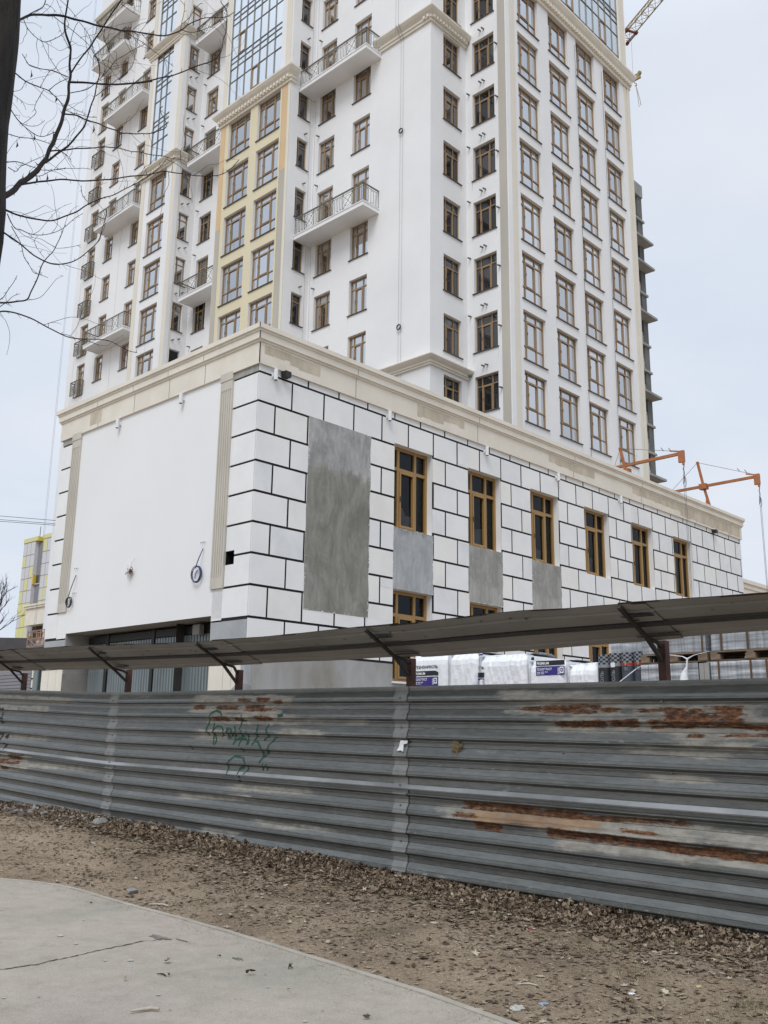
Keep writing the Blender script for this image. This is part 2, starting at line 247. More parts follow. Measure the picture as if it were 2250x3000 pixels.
BR=[[[-2.004,4.321,4.161,0.0181],[-2.001,4.372,4.213,0.017],[-1.991,4.449,4.291,0.016],[-1.982,4.528,4.387,0.0151],[-1.96,4.615,4.499,0.014],[-1.94,4.667,4.576,0.0133],[-1.934,4.713,4.667,0.0126],[-1.924,4.752,4.753,0.0119],[-1.918,4.796,4.867,0.0111],[-1.909,4.825,4.954,0.0104],[-1.907,4.853,5.061,0.0096],[-1.905,4.872,5.155,0.0089],[-1.901,4.882,5.226,0.0083],[-1.903,4.887,5.292,0.0078],[-1.903,4.888,5.356,0.0073],[-1.912,4.881,5.415,0.0068],[-1.914,4.871,5.471,0.0062],[-1.914,4.856,5.529,0.0057],[-1.935,4.809,5.593,0.0048],[-1.927,4.776,5.648,0.0042],[-1.896,4.726,5.732,0.0032],[-1.878,4.702,5.769,0.0027]],[[-1.902,4.888,5.363,0.0038],[-1.849,4.885,5.471,0.0035],[-1.784,4.868,5.554,0.0034],[-1.721,4.834,5.637,0.0032],[-1.665,4.795,5.701,0.0031],[-1.601,4.747,5.756,0.0029],[-1.568,4.719,5.783,0.0029]],[[-1.904,4.887,5.299,0.0052],[-1.764,4.876,5.283,0.0046],[-1.604,4.809,5.228,0.0042],[-1.474,4.737,5.186,0.0039],[-1.353,4.665,5.144,0.0036],[-1.578,4.795,5.22,0.0034],[-1.389,4.687,5.161,0.003],[-1.266,4.624,5.141,0.0028],[-1.167,4.592,5.147,0.0026],[-1.082,4.593,5.192,0.0025],[-1.018,4.612,5.237,0.0024],[-0.98,4.642,5.298,0.0023],[-0.969,4.669,5.363,0.0023],[-0.966,4.719,5.515,0.0022],[-0.967,4.754,5.658,0.002],[-0.973,4.759,5.714,0.002],[-1.001,4.742,5.744,0.0019]],[[-1.941,4.677,4.597,0.0064],[-1.902,4.734,4.693,0.0054],[-1.854,4.772,4.78,0.0048],[-1.81,4.795,4.856,0.0043],[-1.78,4.814,4.936,0.0039],[-1.764,4.829,5.008,0.0036],[-1.748,4.849,5.122,0.0031],[-1.737,4.86,5.212,0.0028],[-1.731,4.869,5.306,0.0024],[-1.727,4.871,5.359,0.0022],[-1.744,4.874,5.451,0.0019]],[[-2.073,4.476,5.365,0.0071],[-2.062,4.516,5.417,0.0067],[-2.039,4.587,5.501,0.0063],[-1.993,4.688,5.595,0.0058],[-1.931,4.764,5.653,0.0054],[-1.885,4.803,5.665,0.0051],[-1.783,4.833,5.661,0.0046],[-1.679,4.826,5.627,0.0042],[-1.611,4.808,5.603,0.0039],[-1.611,4.808,5.601,0.0039],[-1.499,4.767,5.556,0.0035],[-1.36,4.71,5.485,0.003],[-1.281,4.681,5.462,0.0027],[-1.203,4.665,5.483,0.0024],[-1.158,4.666,5.529,0.0022],[-1.079,4.685,5.588,0.0019],[-0.977,4.745,5.647,0.0016],[-0.937,4.79,5.719,0.0014]],[[-1.202,4.665,5.48,0.0017],[-1.134,4.66,5.466,0.0014],[-1.069,4.677,5.512,0.0012],[-0.992,4.728,5.613,0.0009],[-0.974,4.749,5.66,0.0009]],[[-1.206,4.668,5.524,0.0015],[-1.166,4.668,5.57,0.0012],[-1.133,4.673,5.642,0.001],[-1.108,4.68,5.682,0.0009]],[[-1.212,4.666,5.478,0.0013],[-1.2,4.666,5.634,0.001],[-1.209,4.662,5.664,0.0009],[-1.223,4.659,5.684,0.0009]],[[-1.901,4.854,5.061,0.0038],[-1.835,4.852,5.051,0.0034],[-1.764,4.828,5.004,0.0031],[-1.663,4.777,4.942,0.0028],[-1.577,4.718,4.871,0.0026],[-1.513,4.669,4.82,0.0024],[-1.512,4.667,4.815,0.0024],[-1.361,4.551,4.72,0.0021],[-1.263,4.486,4.694,0.0019],[-1.195,4.457,4.709,0.0017],[-1.256,4.54,4.865,0.0016],[-1.246,4.545,4.897,0.0015]],[[-1.917,4.75,4.743,0.0035],[-1.847,4.768,4.768,0.003],[-1.701,4.74,4.765,0.0025],[-1.541,4.651,4.71,0.0021],[-1.394,4.532,4.603,0.0018],[-1.237,4.405,4.502,0.0015],[-1.144,4.329,4.432,0.0013],[-1.064,4.279,4.39,0.0011]],[[-1.98,4.525,4.38,0.0045],[-1.923,4.62,4.469,0.004],[-1.821,4.666,4.511,0.0036],[-1.645,4.619,4.476,0.0031],[-1.459,4.511,4.423,0.0027],[-1.209,4.332,4.341,0.0021],[-1.133,4.282,4.318,0.002],[-1.041,4.228,4.279,0.0018],[-0.96,4.195,4.242,0.0017],[-0.88,4.204,4.251,0.0015],[-0.814,4.255,4.311,0.0014],[-0.774,4.331,4.427,0.0013]],[[-1.969,4.35,4.131,0.0043],[-1.949,4.382,4.138,0.004],[-1.901,4.44,4.149,0.0037],[-1.844,4.482,4.156,0.0034],[-1.759,4.515,4.174,0.003],[-1.671,4.533,4.227,0.0027],[-1.612,4.534,4.275,0.0025],[-1.52,4.502,4.295,0.0022],[-1.417,4.447,4.301,0.0019],[-1.327,4.395,4.313,0.0017],[-1.286,4.371,4.32,0.0016],[-1.211,4.336,4.352,0.0013],[-1.143,4.322,4.416,0.0011]],[[-1.922,4.264,3.958,0.0038],[-1.914,4.277,3.958,0.0036],[-1.859,4.323,3.931,0.0032],[-1.772,4.358,3.869,0.0027],[-1.703,4.382,3.849,0.0025],[-1.634,4.398,3.861,0.0022],[-1.572,4.401,3.898,0.002],[-1.491,4.392,3.975,0.0017],[-1.47,4.399,4.042,0.0015],[-1.463,4.417,4.121,0.0014],[-1.467,4.439,4.188,0.0013]],[[-1.802,4.007,3.449,0.0037],[-1.797,4.052,3.475,0.0034],[-1.769,4.169,3.534,0.003],[-1.749,4.233,3.582,0.0027],[-1.745,4.267,3.646,0.0026],[-1.742,4.311,3.733,0.0023],[-1.744,4.347,3.812,0.0021],[-1.736,4.378,3.87,0.0019],[-1.712,4.43,3.971,0.0017],[-1.703,4.457,4.034,0.0015],[-1.705,4.484,4.097,0.0014]],[[-1.792,3.995,3.402,0.0032],[-1.787,4.039,3.425,0.003],[-1.774,4.109,3.458,0.0028],[-1.728,4.237,3.488,0.0025],[-1.656,4.347,3.475,0.0022],[-1.567,4.416,3.463,0.002],[-1.414,4.418,3.461,0.0016],[-1.332,4.419,3.425,0.0014],[-1.285,4.421,3.402,0.0013],[-1.245,4.414,3.392,0.0012]],[[-1.949,4.362,4.113,0.0021],[-1.902,4.358,4.038,0.0017],[-1.882,4.38,4.041,0.0016],[-1.84,4.41,4.035,0.0015],[-1.791,4.444,4.047,0.0013],[-1.746,4.473,4.08,0.0012],[-1.699,4.495,4.126,0.0011],[-1.653,4.515,4.192,0.0009],[-1.622,4.518,4.221,0.0009]],[[-1.911,4.346,4.036,0.0017],[-1.86,4.334,3.947,0.0014],[-1.818,4.309,3.852,0.0012],[-1.783,4.307,3.796,0.0011],[-1.763,4.309,3.767,0.001],[-1.735,4.333,3.77,0.0009],[-1.702,4.349,3.761,0.0008]],[[-2.111,4.599,5.139,0.0032],[-2.086,4.708,5.164,0.0027],[-2.041,4.797,5.196,0.0023],[-2.001,4.838,5.2,0.0021],[-1.945,4.862,5.154,0.0019],[-1.896,4.861,5.091,0.0016],[-1.788,4.842,5.042,0.0013],[-1.692,4.804,5.004,0.0011]],[[-2.002,4.838,5.203,0.0019],[-1.976,4.859,5.257,0.0016],[-1.913,4.886,5.323,0.0013]],[[-2.09,4.63,5.278,0.0015],[-2.083,4.685,5.268,0.0016],[-2.071,4.724,5.275,0.0016],[-2.002,4.834,5.338,0.0018],[-1.909,4.887,5.333,0.0019]],[[-2.06,4.537,5.427,0.0016],[-2.06,4.607,5.425,0.0016],[-2.037,4.717,5.45,0.0015],[-2.01,4.768,5.484,0.0015],[-1.963,4.805,5.55,0.0014],[-1.935,4.809,5.593,0.0014]],[[-2.035,4.706,5.466,0.0009],[-2.02,4.786,5.419,0.0011],[-1.982,4.848,5.369,0.0012],[-1.911,4.886,5.298,0.0013]],[[-2.133,4.466,4.964,0.0027],[-2.132,4.502,4.957,0.0025],[-2.1,4.636,4.893,0.002],[-2.046,4.713,4.855,0.0017],[-1.993,4.757,4.845,0.0015],[-1.925,4.807,4.905,0.0013]],[[-2.113,4.494,4.676,0.0022],[-2.109,4.517,4.689,0.002],[-2.066,4.65,4.768,0.0017],[-1.964,4.76,4.811,0.0013],[-1.865,4.763,4.755,0.0011],[-1.78,4.723,4.659,0.0009]],[[-1.974,4.723,5.614,0.0017],[-1.89,4.835,5.608,0.0014],[-1.807,4.872,5.544,0.0012],[-1.744,4.874,5.451,0.0011],[-1.651,4.843,5.363,0.001],[-1.569,4.804,5.347,0.0009]],[[-1.862,4.819,5.66,0.0013],[-1.807,4.854,5.607,0.0012],[-1.778,4.873,5.526,0.0011],[-1.75,4.876,5.452,0.001],[-1.721,4.867,5.331,0.0009]],[[-1.733,4.855,5.183,0.0017],[-1.648,4.83,5.234,0.0014],[-1.526,4.78,5.303,0.0011],[-1.496,4.77,5.371,0.001],[-1.493,4.771,5.434,0.0009]],[[-1.893,4.883,5.223,0.0021],[-1.789,4.878,5.247,0.0018],[-1.725,4.867,5.305,0.0016],[-1.664,4.848,5.367,0.0015],[-1.619,4.83,5.417,0.0013],[-1.509,4.778,5.44,0.0012],[-1.43,4.74,5.448,0.0011]],[[-1.709,4.834,5.63,0.0014],[-1.714,4.851,5.567,0.0012],[-1.674,4.85,5.483,0.0011],[-1.684,4.856,5.38,0.001],[-1.719,4.865,5.31,0.0009]],[[-2.025,4.815,5.192,0.0016],[-2.043,4.785,5.1,0.0013],[-2.047,4.768,5.033,0.0012],[-2.038,4.769,4.997,0.0011],[-2.067,4.693,4.876,0.0009]],[[-2.072,4.457,4.473,0.0021],[-2.046,4.55,4.537,0.0019],[-2.013,4.613,4.574,0.0017],[-1.958,4.659,4.579,0.0015],[-1.921,4.674,4.572,0.0014],[-1.849,4.698,4.589,0.0013],[-1.78,4.704,4.609,0.0011],[-1.642,4.652,4.569,0.0009]],[[-1.956,4.619,4.502,0.0016],[-1.92,4.652,4.526,0.0013],[-1.876,4.689,4.577,0.0011],[-1.812,4.706,4.606,0.0009]],[[-2.046,4.513,4.482,0.0018],[-2.017,4.555,4.488,0.0015],[-2.005,4.612,4.559,0.0013],[-1.943,4.727,4.706,0.0009]],[[-1.801,4.048,3.485,0.0016],[-1.8,4.107,3.547,0.0013],[-1.802,4.179,3.64,0.001],[-1.805,4.223,3.707,0.0008]],[[-1.792,4.037,3.442,0.0013],[-1.787,4.124,3.526,0.001],[-1.771,4.204,3.597,0.0008]],[[-2.062,4.516,5.417,0.0025],[-2.028,4.594,5.532,0.0021],[-2.003,4.624,5.596,0.002],[-1.988,4.61,5.634,0.0018]],[[-2.094,4.298,5.166,0.0026],[-2.083,4.439,5.306,0.0027],[-2.062,4.516,5.417,0.0027]],[[-2.041,4.797,5.196,0.0013],[-2.02,4.82,5.289,0.001],[-2.006,4.83,5.335,0.0009],[-1.986,4.846,5.361,0.0009]],[[-1.993,4.626,5.62,0.0012],[-1.977,4.676,5.636,0.0009],[-1.96,4.724,5.64,0.0007]],[[-2.1,4.636,4.893,0.0014],[-2.067,4.693,4.876,0.0011],[-2.018,4.764,4.915,0.0009],[-1.99,4.804,4.98,0.0008]],[[-1.894,4.87,5.135,0.0011],[-1.836,4.861,5.092,0.0009],[-1.758,4.834,5.036,0.0007]],[[-1.865,4.763,4.755,0.0011],[-1.822,4.743,4.701,0.0009],[-1.76,4.704,4.617,0.0007]],[[-2.12,4.588,5.011,0.0011],[-2.096,4.683,5.095,0.0009],[-2.086,4.708,5.164,0.0008]],[[-2.118,4.597,5.014,0.001],[-2.089,4.696,5.021,0.0008],[-2.072,4.72,4.985,0.0007]],[[-1.867,4.818,5.659,0.0012],[-1.889,4.828,5.622,0.0012],[-1.912,4.856,5.53,0.0011]],[[-1.935,4.693,5.703,0.0011],[-1.904,4.75,5.703,0.001],[-1.87,4.806,5.674,0.0009]],[[-1.949,4.677,5.688,0.001],[-1.939,4.734,5.668,0.0009],[-1.915,4.802,5.632,0.0009],[-1.935,4.809,5.593,0.0008]],[[-1.963,4.755,5.61,0.0009],[-1.953,4.802,5.573,0.0008],[-1.921,4.858,5.511,0.0008]],[[-1.71,4.427,3.965,0.0007],[-1.637,4.433,3.975,0.0006],[-1.583,4.426,3.982,0.0005]],[[-1.742,4.377,3.875,0.0007],[-1.787,4.384,3.934,0.0006],[-1.81,4.404,3.992,0.0005],[-1.808,4.428,4.032,0.0005]],[[-1.613,4.545,4.304,0.0014],[-1.663,4.59,4.381,0.0011],[-1.679,4.621,4.451,0.0009]],[[-1.602,4.752,5.747,0.0011],[-1.512,4.734,5.708,0.0008],[-1.467,4.719,5.695,0.0007]],[[-1.602,4.756,5.739,0.0013],[-1.543,4.753,5.692,0.001],[-1.488,4.742,5.654,0.0008]],[[-1.517,4.772,5.574,0.0012],[-1.481,4.753,5.59,0.0009],[-1.432,4.731,5.591,0.0007]],[[-1.586,4.8,5.59,0.0018],[-1.469,4.758,5.487,0.0014],[-1.369,4.709,5.373,0.0012],[-1.307,4.674,5.307,0.001],[-1.229,4.627,5.211,0.0009]],[[-1.453,4.749,5.524,0.0013],[-1.412,4.732,5.454,0.001],[-1.373,4.713,5.414,0.0009]],[[-1.385,4.72,5.494,0.0011],[-1.459,4.752,5.52,0.0008],[-1.485,4.762,5.534,0.0007]]]
SKYC=[(6.1,6.95,8.3),(7.0,7.75,8.9),(8.0,8.45,9.3)]
SUN_E=1.5
# ------------------------------------------------------------------ facades
def FP(k,p):
    return (lambda a,d,z:(a,p+d,z)) if k=='R' else (lambda a,d,z:(p+d,a,z))
def facade(mb,k,p,a0,a1,z0,z1,ops,dep=.22,m=0,mr=0):
    f=FP(k,p)
    xs=sorted({a0,a1,*[o[0] for o in ops if a0<o[0]<a1],*[o[1] for o in ops if a0<o[1]<a1]})
    zs=sorted({z0,z1,*[o[2] for o in ops if z0<o[2]<z1],*[o[3] for o in ops if z0<o[3]<z1]})
    for i in range(len(xs)-1):
        run=None
        for j in range(len(zs)-1):
            cx=(xs[i]+xs[i+1])/2; cz=(zs[j]+zs[j+1])/2
            inside=any(o[0]<cx<o[1] and o[2]<cz<o[3] for o in ops)
            if not inside: run=(run[0] if run else zs[j],zs[j+1])
            if run and (inside or j==len(zs)-2):
                mb.quad(f(xs[i],0,run[0]),f(xs[i+1],0,run[0]),f(xs[i+1],0,run[1]),f(xs[i],0,run[1]),m); run=None
    for a,b,c,d in ops:
        mb.quad(f(a,0,c),f(a,dep,c),f(a,dep,d),f(a,0,d),mr); mb.quad(f(b,0,c),f(b,dep,c),f(b,dep,d),f(b,0,d),mr)
        mb.quad(f(a,0,d),f(b,0,d),f(b,dep,d),f(a,dep,d),mr); mb.quad(f(a,0,c),f(b,0,c),f(b,dep,c),f(a,dep,c),mr)
WCACHE={}
def window_data(w,h,style,gl):
    key=(round(w,2),round(h,2),style,gl.name)
    if key in WCACHE: return WCACHE[key]
    fr=MB(); pa=MB()
    y0,y1=(.16,.23) if style!='pod' else (.20,.28)
    t=.055 if style!='pod' else .085
    xs=[-w/2,-w/2+.24*w,-w/2+.68*w,w/2]
    if style=='bay': zs=[0,.31*h,.83*h,h]
    elif style=='pod': zs=[0,.73*h,h]
    elif style=='door': zs=[0,.80*h,h]
    elif style=='slim': xs=[-w/2,w/2]; zs=[0,.76*h,h]
    else: zs=[0,.745*h,h]
    if style in('slim',): xs=[-w/2,-w/2+.30*w,w/2]
    for i,x in enumerate(xs):
        a=max(-w/2,x-t/2) if 0<i<len(xs)-1 else (x if i==0 else x-t)
        b=a+t
        fr.box(a,b,y0,y1,0,h)
    for i,z in enumerate(zs):
        a=z-t/2 if 0<i<len(zs)-1 else (z if i==0 else z-t)
        for p,q in zip(xs,xs[1:]):
            fr.box(p+t*.5,q-t*.5,y0+.003,y1-.003,a,a+t)
    # the sash that opens: a second, prouder frame in the middle light
    j=1 if style=='bay' else 0
    if style!='slim':
        a,b=xs[1]+t*.5,xs[2]-t*.5; c,d=zs[j]+t*(.5 if j else 1),zs[j+1]-t*.5; s=.055
        for (p,q,r_,u) in ((a,a+s,c,d),(b-s,b,c,d),(a+s,b-s,c,c+s),(a+s,b-s,d-s,d)):
            fr.box(p,q,y0-.018,y1-.01,r_,u)
        fr.box(a+.012,a+.03,y0-.05,y0-.018,(c+d)/2-.07,(c+d)/2+.07,1)
    if style!='pod': fr.box(-w/2-.07,w/2+.07,-.07,.17,-.035,.004,1)
    rr=random.Random(len(WCACHE))
    for p,q in zip(xs,xs[1:]):
        for c,d in zip(zs,zs[1:]):
            e=[rr.uniform(-.006,.006)*(q-p) for _ in range(4)]
            ym=(y0+y1)/2+.01
            pa.quad((p,ym+e[0],c),(q,ym+e[1],c),(q,ym+e[1]+e[2],d),(p,ym+e[0]+e[2],d))
    r=(fr.data('window_frame',[M['wood'] if style=='pod' else M['woodt'],M['sill']]),pa.data('window_pane',[gl]))
    WCACHE[key]=r; return r
def window(parent,k,p,a0,a1,z0,z1,style,gl):
    f,g=window_data(a1-a0,z1-z0,style,gl)
    base=FP(k,p)((a0+a1)/2,0,z0)
    o=put(f,'window',parent,base,rz=0 if k=='R' else -math.pi/2)
    pn=put(g,'pane',o,base); pn.location=(0,0,0)
    return o
def joined_windows(parent,items,gl):
    """many far windows as ONE part with its panes"""
    fr=MB(); pa=MB()
    for k,p,a0,a1,z0,z1,style in items:
        f,g=window_data(a1-a0,z1-z0,style,gl)
        base=Vector(FP(k,p)((a0+a1)/2,0,z0)); mtx=Matrix.Rotation(0 if k=='R' else -math.pi/2,3,'Z')
        for me,mb in ((f,fr),(g,pa)):
            i=len(mb.v); mb.v+=[tuple(base+mtx@v.co) for v in me.vertices]
            for q in me.polygons: mb.f.append(tuple(i+t for t in q.vertices)); mb.m.append(q.material_index); mb.sm.append(False)
    b=BASE[parent.name]
    o=fr.build('window',[M['woodt'],M['sill']],parent,b); kind(o,'stuff')
    q=pa.build('pane',gl,o,b); q.location=(0,0,0); kind(q,'stuff')
    return o

# ------------------------------------------------------------------ PODIUM
POD=thing('podium_building','white two storey podium with dark block joints, grey plaster patches and cream cornice','building',(0,0,0),FB)
UE,VE=25.75,8.92
ROW=[9.485-.6925*i for i in range(0,10)]          # groove heights
win_u=[(4.5,6.0),(7.55,9.05),(10.55,12.06),(13.58,15.1),(16.62,18.13),(19.68,21.2)]
upper=[(a,b,6.65,8.86) for a,b in win_u]
lower=[(a,b,2.81,5.08) for a,b in win_u]
patch=[(1.55,3.6,4.26,8.82)]+[(a,b,5.08,6.65) for a,b in win_u[:3]]
ops=upper+lower
GD=.022
mb=MB()
facade(mb,'R',GD,0.03,UE-.03,3.2,9.72,ops,.24,0,1)
# the L side joint layers behind the quoins
facade(mb,'L',GD,0.03,.93,3.2,9.72,[(.59,.9,5.14,5.44)],.3,0,2)
facade(mb,'L',GD,8.24,VE-.03,3.9,9.72,[],.0,0,0)
mb.quad((GD,VE-GD,0),(12,VE-GD,0),(12,VE-GD,9.7),(GD,VE-GD,9.7),0)
mb.quad((UE-GD,0.03,0),(UE-GD,9.1,0),(UE-GD,9.1,9.7),(UE-GD,.03,9.7),0)
mb.build('joint_layer',[M['groove'],M['white_near'],M['black']],POD)

blk=MB()
holes=[(a-.003,b+.003,c-.0,d+.0) for a,b,c,d in ops+patch]
def blocks(z0,z1,joints,x0,x1):
    g=.023
    js=[x0]+[j for j in joints if x0<j<x1]+[x1]
    for a,b in zip(js,js[1:]):
        a_=a+(g if a!=x0 else 0); b_=b-(g if b!=x1 else 0)
        hs=[h for h in holes if h[0]<b_ and h[1]>a_ and h[2]<z1 and h[3]>z0]
        xs=sorted({a_,b_,*[h[0] for h in hs if a_<h[0]<b_],*[h[1] for h in hs if a_<h[1]<b_]})
        zs=sorted({z0,z1,*[h[2] for h in hs if z0<h[2]<z1],*[h[3] for h in hs if z0<h[3]<z1]})
        for p,q in zip(xs,xs[1:]):
            for r_,s_ in zip(zs,zs[1:]):
                if any(h[0]<(p+q)/2<h[1] and h[2]<(r_+s_)/2<h[3] for h in hs): continue
                if q-p<.01 or s_-r_<.01: continue
                e=random.uniform(-.0025,.0025); y0_=e if x0<p or q<x1 else 0; k0=len(blk.m)
                mk=random.choices((0,2,3),(6,2,2))[0]; blk.box(p,q,y0_,GD-.001,r_,s_,mk)
                # faces inside a joint are dark, faces on a window reveal stay white
                for fi,(ax,val) in ((0,(1,r_)),(1,(1,s_)),(3,(0,q)),(5,(0,p))):
                    if fi in (0,1): rev=any(abs(val-h[2])<.012 or abs(val-h[3])<.012 for h in hs)
                    else: rev=any(abs(val-h[0])<.012 or abs(val-h[1])<.012 for h in hs) or val in (x0,x1)
                    if not rev: blk.m[k0+fi]=1
for i,zt in enumerate(ROW[:-1]):
    zb=ROW[i+1]; odd=i%2
    js=[.5+k*1.005 for k in range(26)] if odd else [.99+k*1.008 for k in range(26)]
    if i==8: js=[1.02+k*1.01 for k in range(26)]
    blocks(zb+.027,zt-.027,js,0.0,UE)
blocks(ROW[0]+.025,9.70,[1.48+k*1.005 for k in range(26)],0.0,UE)
# quoin returns on the short face
for i in range(len(ROW)-1):
    zt,zb=ROW[i]-.025,ROW[i+1]+.025
    if zb<3.8: continue
    if zb<5.45 and zt>5.44:
        blk.box(0,GD-.001,.036,.90,5.45,zt); blk.box(0,GD-.001,.036,.588,zb,5.45)
    elif zb<5.13 and zt>5.14:
        blk.box(0,GD-.001,.036,.588,zb,zt); blk.box(0,GD-.001,.588,.90,zb,5.138)
    else: blk.box(0,GD-.001,.036,.93 if i!=7 else 1.30,zb,zt)
    blk.box(0,GD-.001,8.25,VE,zb,zt)
blk.split('wall_block',[M['white_near'],M['groove'],M['white_b'],M['white_c']],POD)
# smooth wall of the short face
sw=MB()
facade(sw,'L',0.0,.935,8.245,3.93,9.72,[(1.31,7.75,3.0,4.05)],.02)
sw.build('smooth_wall',M['white_smooth'],POD)
# garage opening: soffit, side walls, gate
go=MB()
go.quad((0,1.31,4.05),(0,7.75,4.05),(1.0,7.75,4.05),(1.0,1.31,4.05))
go.quad((0.0,7.75,0),(1.0,7.75,0),(1.0,7.75,4.05),(0.0,7.75,4.05)); go.quad((0.0,1.31,0),(1.0,1.31,0),(1.0,1.31,4.05),(0.0,1.31,4.05))
go.quad((1.0,1.31,3.6),(1.0,7.75,3.6),(1.0,7.75,4.05),(1.0,1.31,4.05),1)
go.build('opening_lining',[M['concrete'],M['black']],POD)
gt=MB()
def corr_gate(v0,v1,z0,z1,u,pitch=.115,d=.03):
    n=int((v1-v0)/pitch)
    for i in range(n):
        a=v0+(v1-v0)*i/n; p=(v1-v0)/n
        q=[(a,0),(a+p*.3,0),(a+p*.42,d),(a+p*.88,d),(a+p,0)]
        for (x0,y0),(x1,y1) in zip(q,q[1:]): gt.quad((u-y0,x0,z0),(u-y1,x1,z0),(u-y1,x1,z1),(u-y0,x0,z1))
for v0,v1 in ((1.34,4.42),(4.56,6.55),(6.72,7.55)): corr_gate(v0,v1,0.15,3.78,.66)
gate=gt.build('gate',M['zinc_gate'],POD)
gb=MB()
for v in (4.49,6.63): gb.box(.60,.72,v-.06,v+.06,.1,4.0)
gb.box(.62,.70,1.34,7.6,3.80,3.98)
gb.box(.45,.58,2.35,2.62,3.75,3.98,1); gb.box(.5,.58,1.5,1.75,3.86,3.99,1)
gb.build('gate_frame',[M['black'],M['concrete']],gate)
# lower cladding of the short face
lc=MB()
lc.box(.002,.05,.036,1.308,3.0,3.895,0); lc.box(.002,.05,7.755,VE-.02,3.12,3.895,0)
lc.split('plaster_patch',M['plaster_blue'],POD)
lc=MB()
for v0,v1 in ((.16,.50),(.515,.78),(.795,1.305)): lc.box(.012,.08,v0,v1,0,2.99)
for v0,v1 in ((7.755,8.1),(8.115,8.5),(8.515,8.9)): lc.box(.012,.08,v0,v1,0,3.11)
lc.box(-.02,.3,0.002,.145,0,3.19,1)
lc.split('base_panel',[M['stone'],M['plaster_blue']],POD)
# fluted pilasters
pl=MB()
def pilaster(v0,v1,zb=4.64,zt=9.72):
    pl.box(-.045,.034,v0,v1,zb,zb+.24); pl.box(-.045,.034,v0,v1,9.30,9.52); pl.box(-.058,.034,v0-.01,v1+.01,9.52,zt)
    n=5; w=(v1-v0)/(2*n+1)
    pl.box(-.028,.034,v0,v1,zb+.24,9.30)
    for i in range(n+1): pl.box(-.045,-.028,v0+2*i*w,v0+(2*i+1)*w,zb+.24,9.30)
pilaster(.915,1.36); pilaster(7.80,8.26)
pl.split('pilaster',M['fluted'],POD)
def tall_plaster(nm='two_coat_plaster',UP=((.26,.265,.26),(.47,.475,.47)),DN=((.19,.185,.16),(.36,.355,.325)),zs=4.0):
    m=bpy.data.materials.new(nm); m.use_nodes=True; nt=m.node_tree; N=nt.nodes; L=nt.links; b=N['Principled BSDF']; b.inputs['Roughness'].default_value=.9
    tc=N.new('ShaderNodeTexCoord')
    def no(sc,det,st,rg=.65,dist=0):
        mp=N.new('ShaderNodeMapping'); mp.inputs['Scale'].default_value=st; L.new(tc.outputs['Object'],mp.inputs['Vector'])
        n=N.new('ShaderNodeTexNoise'); n.inputs['Scale'].default_value=sc; n.inputs['Detail'].default_value=det; n.inputs['Roughness'].default_value=rg; n.inputs['Distortion'].default_value=dist; L.new(mp.outputs[0],n.inputs['Vector']); return n.outputs['Fac']
    def rp(f,a,b_,lo,hi):
        r=N.new('ShaderNodeValToRGB'); e=r.color_ramp.elements; e[0].position=lo; e[0].color=(*a,1); e[1].position=hi; e[1].color=(*b_,1); L.new(f,r.inputs[0]); return r.outputs[0]
    up=rp(no(1.3,12,(1,1,.6),.7,1.2),*UP,.36,.66)
    dn=rp(no(1.1,12,(1,1,.5),.7,1.5),*DN,.34,.7)
    sp=N.new('ShaderNodeSeparateXYZ'); L.new(tc.outputs['Object'],sp.inputs[0])
    ma=N.new('ShaderNodeMath'); ma.operation='MULTIPLY_ADD'; ma.inputs[1].default_value=1.3; L.new(no(1.6,8,(1,1,.7)),ma.inputs[0]); L.new(sp.outputs['Z'],ma.inputs[2])
    mr=N.new('ShaderNodeMapRange'); mr.inputs[1].default_value=zs; mr.inputs[2].default_value=zs+.16; L.new(ma.outputs[0],mr.inputs[0])
    mx=N.new('ShaderNodeMix'); mx.data_type='RGBA'; L.new(mr.outputs[0],mx.inputs[0]); L.new(dn,mx.inputs[6]); L.new(up,mx.inputs[7])
    st=rp(no(5,9,(1,1,.35),.75,.8),(.72,.72,.71),(1.12,1.12,1.12),.33,.68)
    m2=N.new('ShaderNodeMix'); m2.data_type='RGBA'; m2.blend_type='MULTIPLY'; m2.inputs[0].default_value=1; L.new(mx.outputs[2],m2.inputs[6]); L.new(st,m2.inputs[7]); L.new(m2.outputs[2],b.inputs['Base Color'])
    bu=N.new('ShaderNodeBump'); bu.inputs['Strength'].default_value=.35; bu.inputs['Distance'].default_value=.02; L.new(no(9,9,(1,1,.5),.7,1),bu.inputs['Height']); L.new(bu.outputs[0],b.inputs['Normal'])
    return m
M['plaster_tall']=tall_plaster()
M['plaster']=tall_plaster('patch_plaster',((.27,.27,.25),(.42,.42,.395)),((.31,.31,.285),(.46,.455,.43)),1.1)
M['plaster_blue']=tall_plaster('blue_patch_plaster',((.24,.25,.255),(.38,.395,.40)),((.36,.375,.385),(.47,.485,.495)),2.05)
